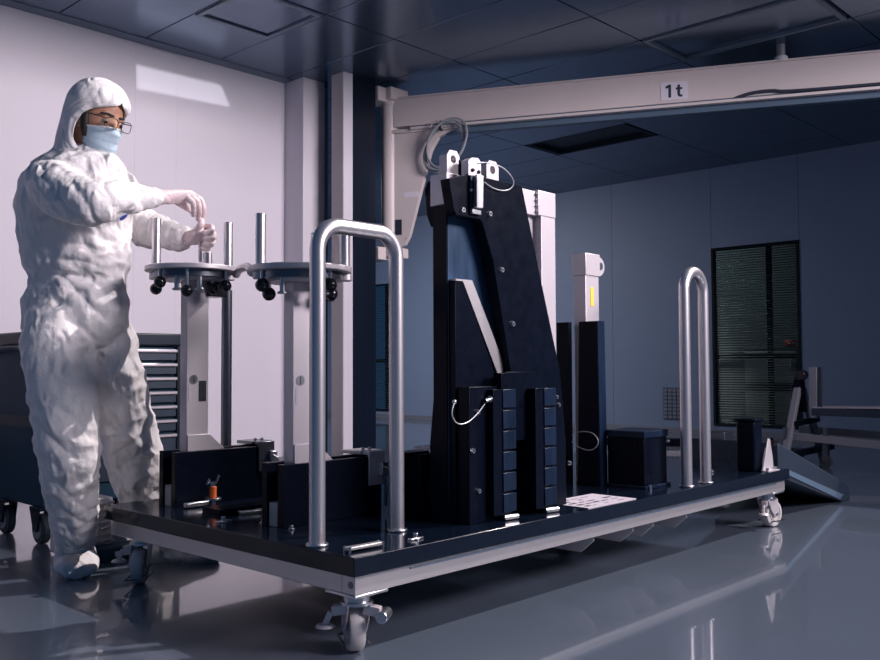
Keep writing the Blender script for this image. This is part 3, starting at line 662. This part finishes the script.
# ================================================================== BACKGROUND EQUIPMENT
# grey wedge ramp beyond the deck end
rp = thing('loading_ramp', (3.3, .3, 0), 'dark grey sheet metal ramp sloping to the floor beyond the deck', 'ramp')
MB().prism([(2.86, .10, .385), (2.86, .10, .22), (3.72, .10, .0), (3.83, .10, .0), (3.83, .10, .08)], (0, .5, 0)).build('ramp_body', M['greyw'], rp, bevel=.006)
MB().prism([(2.9, .095, .235), (3.66, .095, .02), (3.72, .095, .04), (2.9, .095, .26)], (0, .005, 0)).build('side_rib', M['flange'], rp)
MB().cyl((3.81, .12, .075), (3.81, .50, .075), .025, n=18).build('nose_roller', M['chrome'], rp)
MB().box((2.9, .40, .36), (3.0, .5, .42)).build('hinge_block', M['steeld'], rp, bevel=.004)
# trolley behind the far rail
bt = thing('flat_trolley', (3.4, 1.9, 0), 'low trolley with black top beam and steel frame behind the dolly', 'trolley')
def bl(px, py, px2, py2, x, w, h, nm, m): return MB().obox(onx(px, py, x), onx(px2, py2, x), w, h).build(nm, M[m], bt, bevel=.002)
bl(600, 441, 727, 443, 4.3, .10, .055, 'top_beam', 'black')
bl(600, 452, 727, 454, 4.28, .06, .04, 'side_rail', 'alu')
bl(600, 464, 727, 466, 4.25, .05, .03, 'lower_rail', 'alu')
for px in (668, 716): MB().sphere(onx(px, 441, 4.24), .012, 8).build('bolt', M['chrome'], bt)
for px in (650, 722):
    p = onx(px, 462, 4.35)
    c = MB().cyl((p.x, p.y - .02, .055), (p.x, p.y + .02, .055), .055, n=20).build('caster', M['rubber'], bt)
    MB().box((p.x - .03, p.y - .035, .06), (p.x + .03, p.y - .025, .2)).box((p.x - .03, p.y + .025, .06), (p.x + .03, p.y + .035, .2)).build('fork', M['chrome'], c)
    MB().box((p.x - .02, p.y - .03, .2), (p.x + .02, p.y + .03, .26)).build('leg', M['alu'], bt)
# A-frame stand at right
af = thing('frame_stand', (5.4, .6, 0), 'grey tubular A frame stand with tray in front of the back wall', 'stand')
XA = 5.4
def ab(p, q, w, h, nm, m, x=XA, x2=None): return MB().obox(onx(*p, x), onx(*q, x if x2 is None else x2), w, h, up=(0, 0, 1) if abs(p[1] - q[1]) < abs(p[0] - q[0]) else (0, 1, 0)).build(nm, M[m], af, bevel=.003)
ab((798, 388), (784, 462), .05, .045, 'leg', 'dull', 5.4, 5.2)
ab((802, 388), (824, 462), .05, .045, 'leg', 'steeld', 5.45, 5.7)
ab((790, 436), (905, 448), .05, .055, 'cross_bar', 'dull', 5.35)
ab((800, 429), (905, 437), .05, .05, 'cross_bar', 'steeld', 5.6)
ab((790, 455), (832, 446), .05, .045, 'foot_bar', 'black', 5.2, 5.7)
ab((793, 424), (818, 419), .04, .04, 'brace', 'black', 5.3, 5.6)
ab((814, 367), (814, 418), .05, .06, 'upright', 'dull', 5.4)
ab((818.5, 367), (818.5, 412), .02, .055, 'upright_slot', 'ink', 5.39)  # dark strip painted as the shaded side of the upright
ab((819, 411), (905, 414), .30, .055, 'tray', 'greyw', 5.5)
ab((819, 407), (905, 408), .26, .012, 'tray_lip', 'steelm', 5.5)
p = onx(801, 375, 5.38); MB().cyl(p - X * .03, p + X * .05, .04, n=22).build('hand_wheel', M['plastic'], af, bevel=.006)
ab((801, 380), (803, 412), .03, .05, 'hub_post', 'black', 5.42)
ab((796, 389), (799, 378), .05, .05, 'joint', 'black', 5.4)
for xx, pxy in ((5.38, (826, 462)), (5.25, (786, 462))):
    p = onx(*pxy, xx)
    c = MB().cyl((p.x - .015, p.y, .045), (p.x + .015, p.y, .045), .045, n=20).build('caster', M['rubber'], af)
    MB().box((p.x - .025, p.y - .02, .05), (p.x + .025, p.y + .02, .17)).build('fork', M['steeld'], c, bevel=.003)
    MB().cyl((p.x, p.y, .17), (p.x, p.y, .30), .018, n=10).build('stem', M['steeld'], c)
# ================================================================== TOOL CART
ct = thing('tool_cart', (.45, 2.45, 0), 'dark slate tool cart with drawers standing behind the technician', 'cart')
cx0, cx1, cy0, cy1 = .14, .80, 2.20, 2.72
MB().box((cx0, cy0 + .02, .16), (cx1, cy1, .87)).build('body', M['cart'], ct, bevel=.008)
MB().prism([(cx0 - .004, cy0 - .01, .16), (cx0 - .004, cy1 + .01, .16), (cx0 - .004, cy1 + .03, .88), (cx0 - .004, cy0 - .02, .88)], (.05, 0, 0)).build('end_panel', M['cart'], ct, bevel=.008)
MB().box((cx0 - .008, cy0 - .015, .50), (cx0 - .003, cy1 + .02, .55)).build('end_band', M['cartd'], ct)
MB().box((cx0 - .01, cy0 - .005, .87), (cx1 + .012, cy1 + .02, .93)).build('top_tray', M['cartd'], ct, bevel=.008)
MB().box((cx1 - .012, cy0 - .003, .16), (cx1 + .012, cy0 + .02, .87)).build('corner_post', M['cartd'], ct, bevel=.003)
edges = [.862, .795, .728, .660, .592, .524, .455, .24]
for a, b in zip(edges[:-1], edges[1:]):
    d = MB().box((cx0 + .05, cy0 - .002, b + .006), (cx1 - .016, cy0 + .02, a - .006)).build('drawer', M['drawer'], ct, bevel=.002)
    MB().box((cx0 + .05, cy0 - .018, a - .024), (cx1 - .016, cy0 - .002, a - .008)).build('drawer_pull', M['steelm'], d, bevel=.005)
MB().box((.62, cy0 - .0045, .262), (.69, cy0 - .002, .285)).build('maker_label', M['sign'], ct)
MB().box((.626, cy0 - .0055, .267), (.64, cy0 - .0045, .28)).build('label_mark', M['red'], ct)
MB().box((.68, cy0 - .0195, .847), (.77, cy0 - .018, .853)).build('pull_label', M['sign'], ct)
MB().tube([(cx0, cy0 + .08, .845), (cx0 - .07, cy0 + .08, .85), (cx0 - .085, cy0 + .10, .85), (cx0 - .085, cy1 - .05, .85), (cx0 - .07, cy1 - .03, .85), (cx0, cy1 - .03, .845)], .013, 12).build('push_handle', M['rubber'], ct, smooth=60)
for x, y in ((cx0 + .02, cy0 + .04), (cx0 + .02, cy1 - .10), (cx1 - .08, cy0 + .06), (cx1 - .08, cy1 - .08)):
    c = MB().cyl((x - .018, y, .065), (x + .018, y, .065), .065, n=26).build('caster', M['rubber'], ct, bevel=.006)
    MB().cyl((x - .022, y, .065), (x + .022, y, .065), .043, n=24).build('rim', M['dull'], c)
    MB().cyl((x - .027, y, .065), (x + .027, y, .065), .014, n=14).build('axle', M['plastic'], c)
    MB().prism([(x - .032, y - .02, .055), (x - .032, y + .02, .055), (x - .032, y + .06, .155), (x - .032, y - .045, .155)], (.006, 0, 0)).prism([(x + .026, y - .02, .055), (x + .026, y + .02, .055), (x + .026, y + .06, .155), (x + .026, y - .045, .155)], (.006, 0, 0)).box((x - .032, y - .045, .145), (x + .032, y + .06, .16)).build('fork', M['cartd'], c, bevel=.002)
# white louvred crate on the floor between cart and dolly
wc_ = thing('white_crate', (.16, 1.84, 0), 'white slatted plastic crate on the floor behind the dolly caster', 'crate')
MB().box((.06, 1.79, .02), (.26, 1.93, .235)).build('body', M['whitep'], wc_, bevel=.006)
for k in range(8):
    z = .03 + k * .0255
    for j in range(3):
        x = .065 + j * .064
        MB().prism([(x, 1.79, z), (x + .058, 1.79, z), (x + .058, 1.762, z + .006), (x + .029, 1.758, z + .012), (x, 1.762, z + .006)], (0, 0, .007)).build('slat', M['whitep'], wc_)
fb = thing('flat_case', (.28, 1.68, 0), 'flat dark case with small label lying on the floor by the crate', 'case')
MB().box((.09, 1.655, .0), (.42, 1.755, .055)).build('body', M['cart'], fb, bevel=.004)
MB().box((.20, 1.653, .018), (.28, 1.655, .038)).build('label_plate', M['sign'], fb)
# ================================================================== PERSON
pe = thing('person', (-.02, 1.45, 0), 'person in white hooded coverall, blue face mask and glasses working at the pedestal disc', 'person')
def remesh(mb, voxel, smooth_it, name):
    me = bpy.data.meshes.new(name); me.from_pydata(mb.v, [], mb.f)
    bm = bmesh.new(); bm.from_mesh(me); bmesh.ops.recalc_face_normals(bm, faces=bm.faces); bm.to_mesh(me); bm.free()
    o = bpy.data.objects.new(name, me); COL.objects.link(o)
    r = o.modifiers.new('r', 'REMESH'); r.mode = 'VOXEL'; r.voxel_size = voxel
    if smooth_it: s = o.modifiers.new('s', 'SMOOTH'); s.iterations = smooth_it; s.factor = .5
    bpy.context.view_layer.update()
    m2 = bpy.data.meshes.new_from_object(o.evaluated_get(bpy.context.evaluated_depsgraph_get()))
    COL.objects.unlink(o); bpy.data.objects.remove(o); return m2
def finish(me, name, m, parent, disp=None):
    if disp:
        nn = [v.normal.copy() for v in me.vertices]
        for v, n_ in zip(me.vertices, nn): v.co = v.co + n_ * disp(v.co)
    off = wloc(parent)
    for v in me.vertices: v.co = v.co - off
    me.polygons.foreach_set('use_smooth', [True] * len(me.polygons)); me.materials.clear(); me.materials.append(m); me.update()
    o = bpy.data.objects.new(name, me); COL.objects.link(o); o.parent = parent; return o
def sec(px, py, hw, d, hd):                                   # horizontal section centred on a pixel, hw in pixels, hd in metres
    c = at(px, py, d); return (c, RV * (hw / FPX * d), FV * hd)
def limb(mb, pts, n=20, over=0):                              # pts: (px, py, depth, radius)
    P = [at(a, b, c) for a, b, c, r in pts]; R_ = [p[3] for p in pts]
    # smooth subdivision (Catmull-Rom)
    Q = []; S = []
    for i in range(len(P) - 1):
        p0 = P[max(i - 1, 0)]; p1 = P[i]; p2 = P[i + 1]; p3 = P[min(i + 2, len(P) - 1)]
        for k in range(5):
            t = k / 5
            Q.append(.5 * ((2 * p1) + (p2 - p0) * t + (2 * p0 - 5 * p1 + 4 * p2 - p3) * t * t + (3 * p1 - p0 - 3 * p2 + p3) * t ** 3)); S.append(R_[i] * (1 - t) + R_[i + 1] * t)
    Q.append(P[-1]); S.append(R_[-1])
    return mb.tube(Q, S, n)
RARM = [(48, 182, 3.16, .078), (58, 190, 3.10, .082), (74, 199, 3.03, .080), (94, 203, 2.99, .072), (112, 200, 3.04, .060), (128, 198, 3.11, .049), (142, 197, 3.17, .041), (152, 197, 3.21, .034)]
LARM = [(116, 186, 3.46, .075), (124, 200, 3.52, .078), (132, 218, 3.56, .075), (145, 228, 3.54, .068), (160, 232, 3.51, .060), (174, 237, 3.48, .050), (185, 239, 3.455, .038)]
def body_shape(k, legs=True):
    mb = MB()
    T = [(70, 345, 42, 3.33, .125), (76, 325, 50, 3.33, .150), (77, 300, 51, 3.33, .150), (78, 280, 45, 3.33, .128), (77, 266, 50, 3.32, .148), (75, 235, 54, 3.31, .155), (74, 208, 56, 3.31, .17), (76, 184, 53, 3.31, .175), (80, 168, 45, 3.31, .16), (86, 158, 32, 3.31, .12), (88, 154, 24, 3.31, .09), (90, 148, 15, 3.32, .06)]
    mb.loft([sec(a, b, c * k, d, e * k) for a, b, c, d, e in T], 36)
    R_ = [(66, 300, 3.30, .085), (60, 322, 3.26, .112), (58, 345, 3.24, .124), (61, 380, 3.21, .118), (65, 415, 3.18, .110), (68, 445, 3.17, .104), (70, 475, 3.19, .094), (73, 505, 3.23, .082), (75, 530, 3.26, .070), (76, 547, 3.28, .060)]
    Lg = [(86, 300, 3.36, .085), (94, 322, 3.39, .115), (101, 345, 3.42, .130), (112, 380, 3.45, .122), (122, 415, 3.50, .112), (131, 445, 3.55, .108), (139, 475, 3.58, .100), (146, 500, 3.61, .090), (152, 520, 3.63, .080), (156, 535, 3.64, .070)]
    for q in (R_, Lg, RARM, LARM): limb(mb, [(a, b, c, r * k) for a, b, c, r in q])
    return mb
def ridge(p, s, seed): return 1 - 2 * abs(noise.noise(Vector((p.x * s + seed, p.y * s, p.z * s))))
def wrinkle(p):
    w = noise.noise(p * 3.0) * .5
    q = Vector((p.x, p.y, p.z * .55 + .5 * (p.dot(RV)) + w * .25))
    q2 = Vector((p.x * .6, p.y * .6, p.z * 1.5 - .35 * p.dot(RV) + w * .2))
    fold = 0
    for (c0, r0, dr, fr, am) in FOLDS:
        d0 = (p - c0).length
        if d0 < r0 * 2.2: fold += am * math.exp(-(d0 / r0) ** 2) * (abs(math.sin(fr * dr.dot(p - c0) + 2.2 * w + 1.5 * noise.noise(p * 7))) ** .7 - .5)
    return fold + .009 * (ridge(q, 6.0, 0) - .3) * (0.6 + .6 * noise.noise(p * 4)) + .0075 * (ridge(q2, 12, 7) - .3) + .003 * (ridge(q, 28, 3) - .3)
FOLDS = [(at(*a), r_, (RV * b[0] + Z * b[1]).normalized(), f_, m_) for a, r_, b, f_, m_ in (
    ((92, 205, 2.95), .13, (1, .5), 55, .012), ((125, 203, 3.05), .10, (1, .1), 75, .012), ((55, 180, 3.08), .12, (.6, .8), 50, .010),
    ((85, 300, 3.2), .13, (.9, 1), 46, .013), ((60, 300, 3.15), .12, (-.8, 1), 42, .011), ((66, 440, 3.08), .13, (.8, 1), 42, .010),
    ((130, 440, 3.45), .14, (-.8, 1), 42, .010), ((72, 510, 3.17), .12, (.9, 1), 60, .008), ((148, 500, 3.55), .12, (-.9, 1), 60, .008),
    ((78, 262, 3.18), .12, (.2, 1), 60, .012), ((150, 232, 3.45), .12, (1, -.2), 65, .012), ((95, 230, 3.15), .12, (.8, .5), 42, .012))]
cov = finish(remesh(body_shape(1), .0065, 6, 'coverall'), 'coverall', M['tyvek'], pe, wrinkle)
# cuffs
def cuff(pts, name='sleeve_cuff'):
    mb = MB(); P = [at(a, b, c) for a, b, c, r in pts]
    mb.tube([P[0], P[0].lerp(P[1], .25), P[0].lerp(P[1], .5), P[0].lerp(P[1], .75), P[1]], [pts[0][3] * .98, pts[0][3] * 1.05, pts[0][3] * .97, pts[0][3] * 1.03, pts[1][3]], 24)
    return mb.build(name, M['tyvek'], cov, smooth=70)
cuff([(143, 197.5, 3.17, .036), (158, 197.3, 3.225, .031)])
cuff([(174, 236, 3.48, .046), (187, 238, 3.452, .039)])
# head -----------------------------------------------------------
HC = at(96.5, 119.5, 3.29)
HD0 = (RV * .90 - FV * .44).normalized(); HL = Z.cross(HD0).normalized()
tl = math.radians(17); HD = (HD0 * math.cos(tl) - Z * math.sin(tl)); HU = HL.cross(HD) * -1
if HU.z < 0: HU = -HU
def hp(f, l, u): return HC + HD * f + HL * l + HU * u
bmb = MB()
hs = [(-.22, -.05, .055, .055), (-.17, -.04, .055, .055), (-.13, -.01, .07, .05), (-.118, .022, .06, .040), (-.10, .014, .080, .054), (-.06, .004, .093, .066), (-.02, .0, .098, .072), (.02, -.003, .101, .075), (.06, -.006, .100, .074), (.09, -.01, .085, .064), (.112, -.01, .055, .042), (.121, -.01, .018, .014)]
bmb.loft([(hp(c, 0, u), HD * a, HL * b) for u, c, a, b in hs], 30)
bmb.loft([(hp(.094, 0, .012), HD * .006, HL * .007), (hp(.101, 0, -.012), HD * .012, HL * .011), (hp(.106, 0, -.03), HD * .017, HL * .016), (hp(.098, 0, -.042), HD * .012, HL * .014)], 14)
bmb.sphere(hp(.082, .036, .024), .011, 12).sphere(hp(.082, -.036, .024), .011, 12)
for s in (-1, 1): bmb.sphere(hp(-.012, s * .077, -.01), .026, 12, (.55, .55, 1))
inner = body_shape(.78); bmb.v, bmb.f = bmb.v, bmb.f; bmb.add(inner.v, inner.f)
body = finish(remesh(bmb, .006, 3, 'body'), 'body', M['skin'], pe)
for s in (-1, 1):
    e = MB().sphere(hp(.079, s * .034, .002), .011, 16).build('eye', M['eyew'], body, smooth=80)
    MB().sphere(hp(.0855, s * .034, -.001), .0062, 12).build('iris', M['hair'], e, smooth=80)
    MB().tube([hp(.099, s * .013, .024), hp(.0935, s * .034, .028), hp(.074, s * .056, .024)], [.004, .005, .003], 8).build('eyebrow', M['hair'], body, smooth=80)
    MB().tube([hp(.02, s * .0765, .03), hp(.024, s * .0745, 0), hp(.03, s * .070, -.04), hp(.035, s * .064, -.07)], [.012, .015, .015, .010], 10).build('sideburn', M['hair'], body, smooth=80)
# hood
def grid(rows, wrap=False):
    n = len(rows[0]); vs = [v for r in rows for v in r]; fs = []
    for i in range(len(rows) - 1):
        for k in range(n - 1): fs.append([i * n + k, i * n + k + 1, (i + 1) * n + k + 1, (i + 1) * n + k])
    return MB().add(vs, fs)
rings = [(.148, -.005, .006, .006, 0), (.143, -.005, .04, .034, 0), (.128, -.005, .073, .062, 0), (.105, -.006, .093, .082, 0), (.084, -.006, .106, .094, 0), (.068, -.006, .112, .099, 0), (.058, -.007, .112, .100, 18), (.048, -.008, .111, .101, 36), (.030, -.010, .110, .101, 56), (.005, -.012, .110, .101, 70), (-.03, -.014, .110, .100, 77), (-.06, -.016, .110, .099, 78), (-.09, -.018, .110, .098, 75), (-.115, -.018, .112, .099, 65), (-.135, -.012, .114, .104, 50), (-.152, -.016, .116, .110, 34), (-.170, -.025, .122, .122, 20), (-.190, -.036, .130, .140, 8), (-.215, -.05, .138, .155, 4)]
rows = []
for i, (u, c, a, b, al) in enumerate(rings):
    a *= .96; row = []; al = math.radians(al); N = 72
    for k in range(N + 1):
        t = al + (2 * PI - 2 * al) * k / N
        edge = min(k, N - k) / N
        g = .0035 * math.sin(26 * t + u * 30) * math.exp(-edge * 7) * (1 if u < .1 else .4)
        p = hp(c + a * math.cos(t), b * math.sin(t), u)
        q = p - hp(c, 0, u); dsp = .006 * (ridge(p, 11, 5) - .3) + .003 * (ridge(p, 24, 1) - .3)
        tight = -.010 * math.exp(-edge * 26) if -.15 < u < .05 else 0
        row.append(p + q.normalized() * (g + dsp * (.3 if u > .14 else 1) + tight))
    rows.append(row)
hd = grid(rows).build('hood', M['tyvek'], pe, smooth=180)
s_ = hd.modifiers.new('sub', 'SUBSURF'); s_.levels = s_.render_levels = 1
s_ = hd.modifiers.new('sol', 'SOLIDIFY'); s_.thickness = .004; s_.offset = 1
# mask
rows = []; NV = 26
for i in range(NV + 1):
    v = i / NV; u = -.018 - .104 * v; row = []
    nose = math.exp(-((v - .22) / .22) ** 2)
    pl_ = .004 * ((v * 4) % 1) if .15 < v < .9 else 0
    for k in range(33):
        t = math.radians(-74 + 148 * k / 32); tt = abs(t) / math.radians(74)
        uu = u + (.022 * (1 - v) - .0 * v) * (-(tt ** 2)) * .8 + .03 * v * tt ** 2
        a = .108 + .016 * nose * math.exp(-(t / .35) ** 2) - .012 * max(0, v - .75) / .25; b = .073 - .010 * v
        row.append(hp(.002 + a * math.cos(t) + pl_ * (1 - tt), (b + .004) * math.sin(t), uu))
    rows.append(row)
mk = grid(rows).build('face_mask', M['mask'], pe, smooth=60)
s_ = mk.modifiers.new('sol', 'SOLIDIFY'); s_.thickness = .0025; s_.offset = 1
MB().tube([v + HD * .0015 + HU * .001 for v in rows[0]], .0032, 6).build('nose_strip', M['maskw'], mk, smooth=80)
for s in (0, 32): MB().tube([rows[2][s], rows[2][s] - HD * .03 + HL * (.004 * (1 if s else -1)), rows[2][s] - HD * .05], .0012, 5).build('ear_loop', M['maskw'], mk)
# glasses
gl = MB()
def rim(s): 
    return [hp(.122 - .010 * abs(math.cos(t)) * (1 if math.cos(t) * s > 0 else .2), s * .035 + .027 * math.copysign(abs(math.cos(t)) ** .7, math.cos(t)), -.002 + .019 * math.copysign(abs(math.sin(t)) ** .7, math.sin(t))) for t in [2 * PI * k / 28 for k in range(28)]]
for s in (-1, 1): gl.tube(rim(s), .0014, 6, True); gl.tube([hp(.113, s * .062, .010), hp(.095, s * .076, .012), hp(.03, s * .082, .012), hp(-.02, s * .083, .006)], .0018, 6)
gl.tube([hp(.121, -.009, .008), hp(.125, 0, .011), hp(.121, .009, .008)], .0016, 6)
glo = gl.build('glasses', M['frame'], pe, smooth=80)
for s in (-1, 1):
    r_ = rim(s); MB().add(r_, [list(range(28))]).build('lens', M['lens'], glo)
# gloves --------------------------------------------------------
def hand(name, palm, fingers, wrist):
    mb = MB()
    limb(mb, wrist, 16)
    for a, b in zip(palm[:-1], palm[1:]): pass
    mb.loft(palm, 20)
    for f_ in fingers:
        limb(mb, f_, 12)
        for p in (f_[-1],): mb.sphere(at(p[0], p[1], p[2]), p[3], 10)
    return finish(remesh(mb, .0026, 3, name), name, M['latex'], pe, lambda p: .0012 * ridge(p, 60, 2))
def psec(px, py, d, h, w):                                     # palm section: thin along the picture vertical, wide in depth
    return (at(px, py, d), Z * h + RV * h * .25, (FV * .97 - Z * .2) * w)
def psec2(px, py, d, a, b, ang):                               # palm section across the wrist direction
    t = math.radians(ang); return (at(px, py, d), (Z * math.cos(t) + RV * math.sin(t)) * a, FV * b)
hand('glove', [psec2(160, 197, 3.225, .026, .030, 0), psec2(170, 197, 3.26, .026, .038, 5), psec2(180, 196.5, 3.30, .025, .043, 10), psec2(189, 196.5, 3.335, .024, .044, 22), psec2(195, 198, 3.36, .017, .038, 40)],
     [[(190, 196, 3.395, .0125), (199, 200, 3.42, .0115), (203, 209, 3.435, .0105), (202.5, 217, 3.44, .0095)],
      [(191, 196, 3.365, .013), (199.5, 199, 3.385, .012), (203.5, 209, 3.40, .011), (202, 219, 3.425, .0095)],
      [(190, 197, 3.335, .0125), (197, 201, 3.345, .0115), (199, 210, 3.365, .0105), (198, 219, 3.40, .009)],
      [(187, 198, 3.305, .0115), (192.5, 202, 3.31, .0105), (193.5, 209, 3.33, .0095), (193, 215, 3.36, .0085)],
      [(176, 201, 3.335, .014), (184, 206, 3.375, .0125), (192, 211, 3.41, .0115), (198.5, 216, 3.43, .010)]],
     [(148, 198, 3.19, .027), (156, 197.5, 3.215, .027), (166, 197, 3.25, .025)])
hand('glove', [psec2(188, 238, 3.45, .026, .030, 0), psec2(194, 237, 3.44, .030, .036, 0), psec2(201, 235.5, 3.435, .033, .038, -8), psec2(207, 235, 3.435, .028, .034, -15)],
     [[(204, 227, 3.445, .0125), (211, 227, 3.42, .0115), (211.5, 231, 3.40, .011), (204, 233, 3.39, .010)],
      [(206, 232, 3.45, .013), (213, 234, 3.425, .012), (212.5, 238, 3.40, .011), (205, 239, 3.39, .010)],
      [(205, 238, 3.45, .0125), (212, 241, 3.425, .0115), (211, 244.5, 3.40, .011), (204.5, 244.5, 3.39, .010)],
      [(202, 243, 3.45, .0115), (208, 246, 3.425, .0105), (207, 249, 3.405, .010), (202, 248.5, 3.395, .0095)],
      [(196, 231, 3.42, .0135), (200, 226, 3.40, .012), (201.5, 222.5, 3.40, .011), (201.8, 220, 3.41, .009)]],
     [(180, 237.5, 3.468, .031), (186, 238, 3.456, .029), (192, 238, 3.447, .027)])
rd = tag(MB().cyl(at(200.6, 217, 3.43), at(200.4, 240, 3.42), .0035, n=10).cyl(at(200.4, 240, 3.42), at(200.2, 262, 3.42), .0075, n=12).build('hand_tool', M['steel']), 'thin steel rod held between both gloved hands', 'tool')
# shoe covers
def shoe(toe, heel, w, h, anklep, name='shoe_cover'):
    toe, heel = Vector(toe), Vector(heel); d = (toe - heel).normalized(); sd = Z.cross(d); LN = (toe - heel).length
    mb = MB(); S = []
    for t, ww, hh in ((-.02, .5, .35), (.0, .72, .62), (.12, .85, .95), (.3, .88, 1.0), (.5, .95, .78), (.7, 1.05, .55), (.85, 1.0, .45), (.96, .75, .36), (1.0, .45, .26)):
        S.append((heel + d * (LN * t) + Z * (hh * h / 2 + .004), sd * (w / 2 * ww), Z * (hh * h / 2)))
    mb.loft(S, 24)
    mb.loft([(Vector((heel + d * LN * .30)) + Z * .05, d * .075, sd * .055), ((heel + d * LN * .26) + Z * .10, d * .068, sd * .056), (anklep, d * .068, sd * .062), (anklep + Z * .03, d * .062, sd * .058)], 24)
    def fl(p): return .004 * (ridge(p, 16, 9) - .3) + .003 * (ridge(Vector((p.x, p.y, p.z * .3)), 40, 4) - .3) * (1 if p.z > .08 else .3)
    o = finish(remesh(mb, .006, 3, name), name, M['tyvek'], pe, fl)
    mz = min(v.co.z for v in o.data.vertices)
    for v in o.data.vertices:
        v.co.z -= mz
        if v.co.z < .006: v.co.z = 0
    return o
sh_h = onz(66, 567, 0); sh_t = onz(88, 584, 0)
a1 = at(75.5, 549, 3.28)
hl_ = onz(72, 566, 0); tt_ = onz(80, 584, 0)
dv = (tt_ - hl_).normalized()
shoe(hl_ + dv * .26, hl_, .15, .16, a1)
h2 = onz(146, 562, 0); t2 = onz(203, 562, 0); d2 = (t2 - h2).normalized()
shoe(h2 + d2 * .285, h2, .115, .12, at(156, 538, 3.64))
# chest badge and zip, placed on the coverall surface
dg = bpy.context.evaluated_depsgraph_get()
bv = BVHTree.FromPolygons([v.co + wloc(pe) for v in cov.data.vertices], [p.vertices[:] for p in cov.data.polygons])
def surf(px, py): h = bv.ray_cast(CAM, ray(px, py).normalized()); return h[0], h[1]
h, n_ = surf(123, 217)
if h:
    u_ = (Z - n_ * Z.dot(n_)).normalized(); r2 = u_.cross(n_)
    MB().prism([h + n_ * .002 + r2 * (.014 * math.cos(t)) + u_ * (.015 * math.sin(t)) for t in [2 * PI * k / 20 for k in range(20)]], n_ * .002).build('chest_badge', M['badge'], cov)

# added unseen spot and mask box: shape the bright quadrilateral on the white wall
SP = Vector((1.4, -3.4, 2.86))
ps = thing('profile_spotlight', SP, 'black profile spotlight with shaped aperture hung in the open hall', 'spotlight')
quad = [ony(px, py, YW) for px, py in ((136, 64.5), (221, 85), (230, 107), (137, 88.5))]
hole = [SP + (q - SP) * (.5 / (q.y - SP.y)) for q in quad]
cq = sum(hole, Vector()) / 4
outer = [cq + Vector((a * .16, 0, b * .16)) for a, b in ((-1, 1), (1, 1), (1, -1), (-1, -1))]
vs = [v for p in hole for v in (p,)] + outer
MB().add(vs, [(k, (k + 1) % 4, 4 + (k + 1) % 4, 4 + k) for k in range(4)]).build('aperture_plate', M['plastic'], ps, smooth=0)
MB().add(outer + [SP + Vector((a * .06, -.08, b * .06)) for a, b in ((-1, 1), (1, 1), (1, -1), (-1, -1))], [(k, (k + 1) % 4, 4 + (k + 1) % 4, 4 + k) for k in range(4)] + [(4, 5, 6, 7)]).build('housing', M['plastic'], ps, smooth=0)  # box that encloses the added spot
MB().cyl(SP + Vector((0, .1, .1)), SP + Vector((0, .1, .6)), .015).build('hanger', M['plastic'], ps)
li = light('spot_lamp', 'SPOT', SP, cq - SP, 1000, (.92, .93, 1), spot_size=math.radians(26), spot_blend=.0, shadow_soft_size=.0012)
li.parent = ps; li.location = (0, 0, 0)
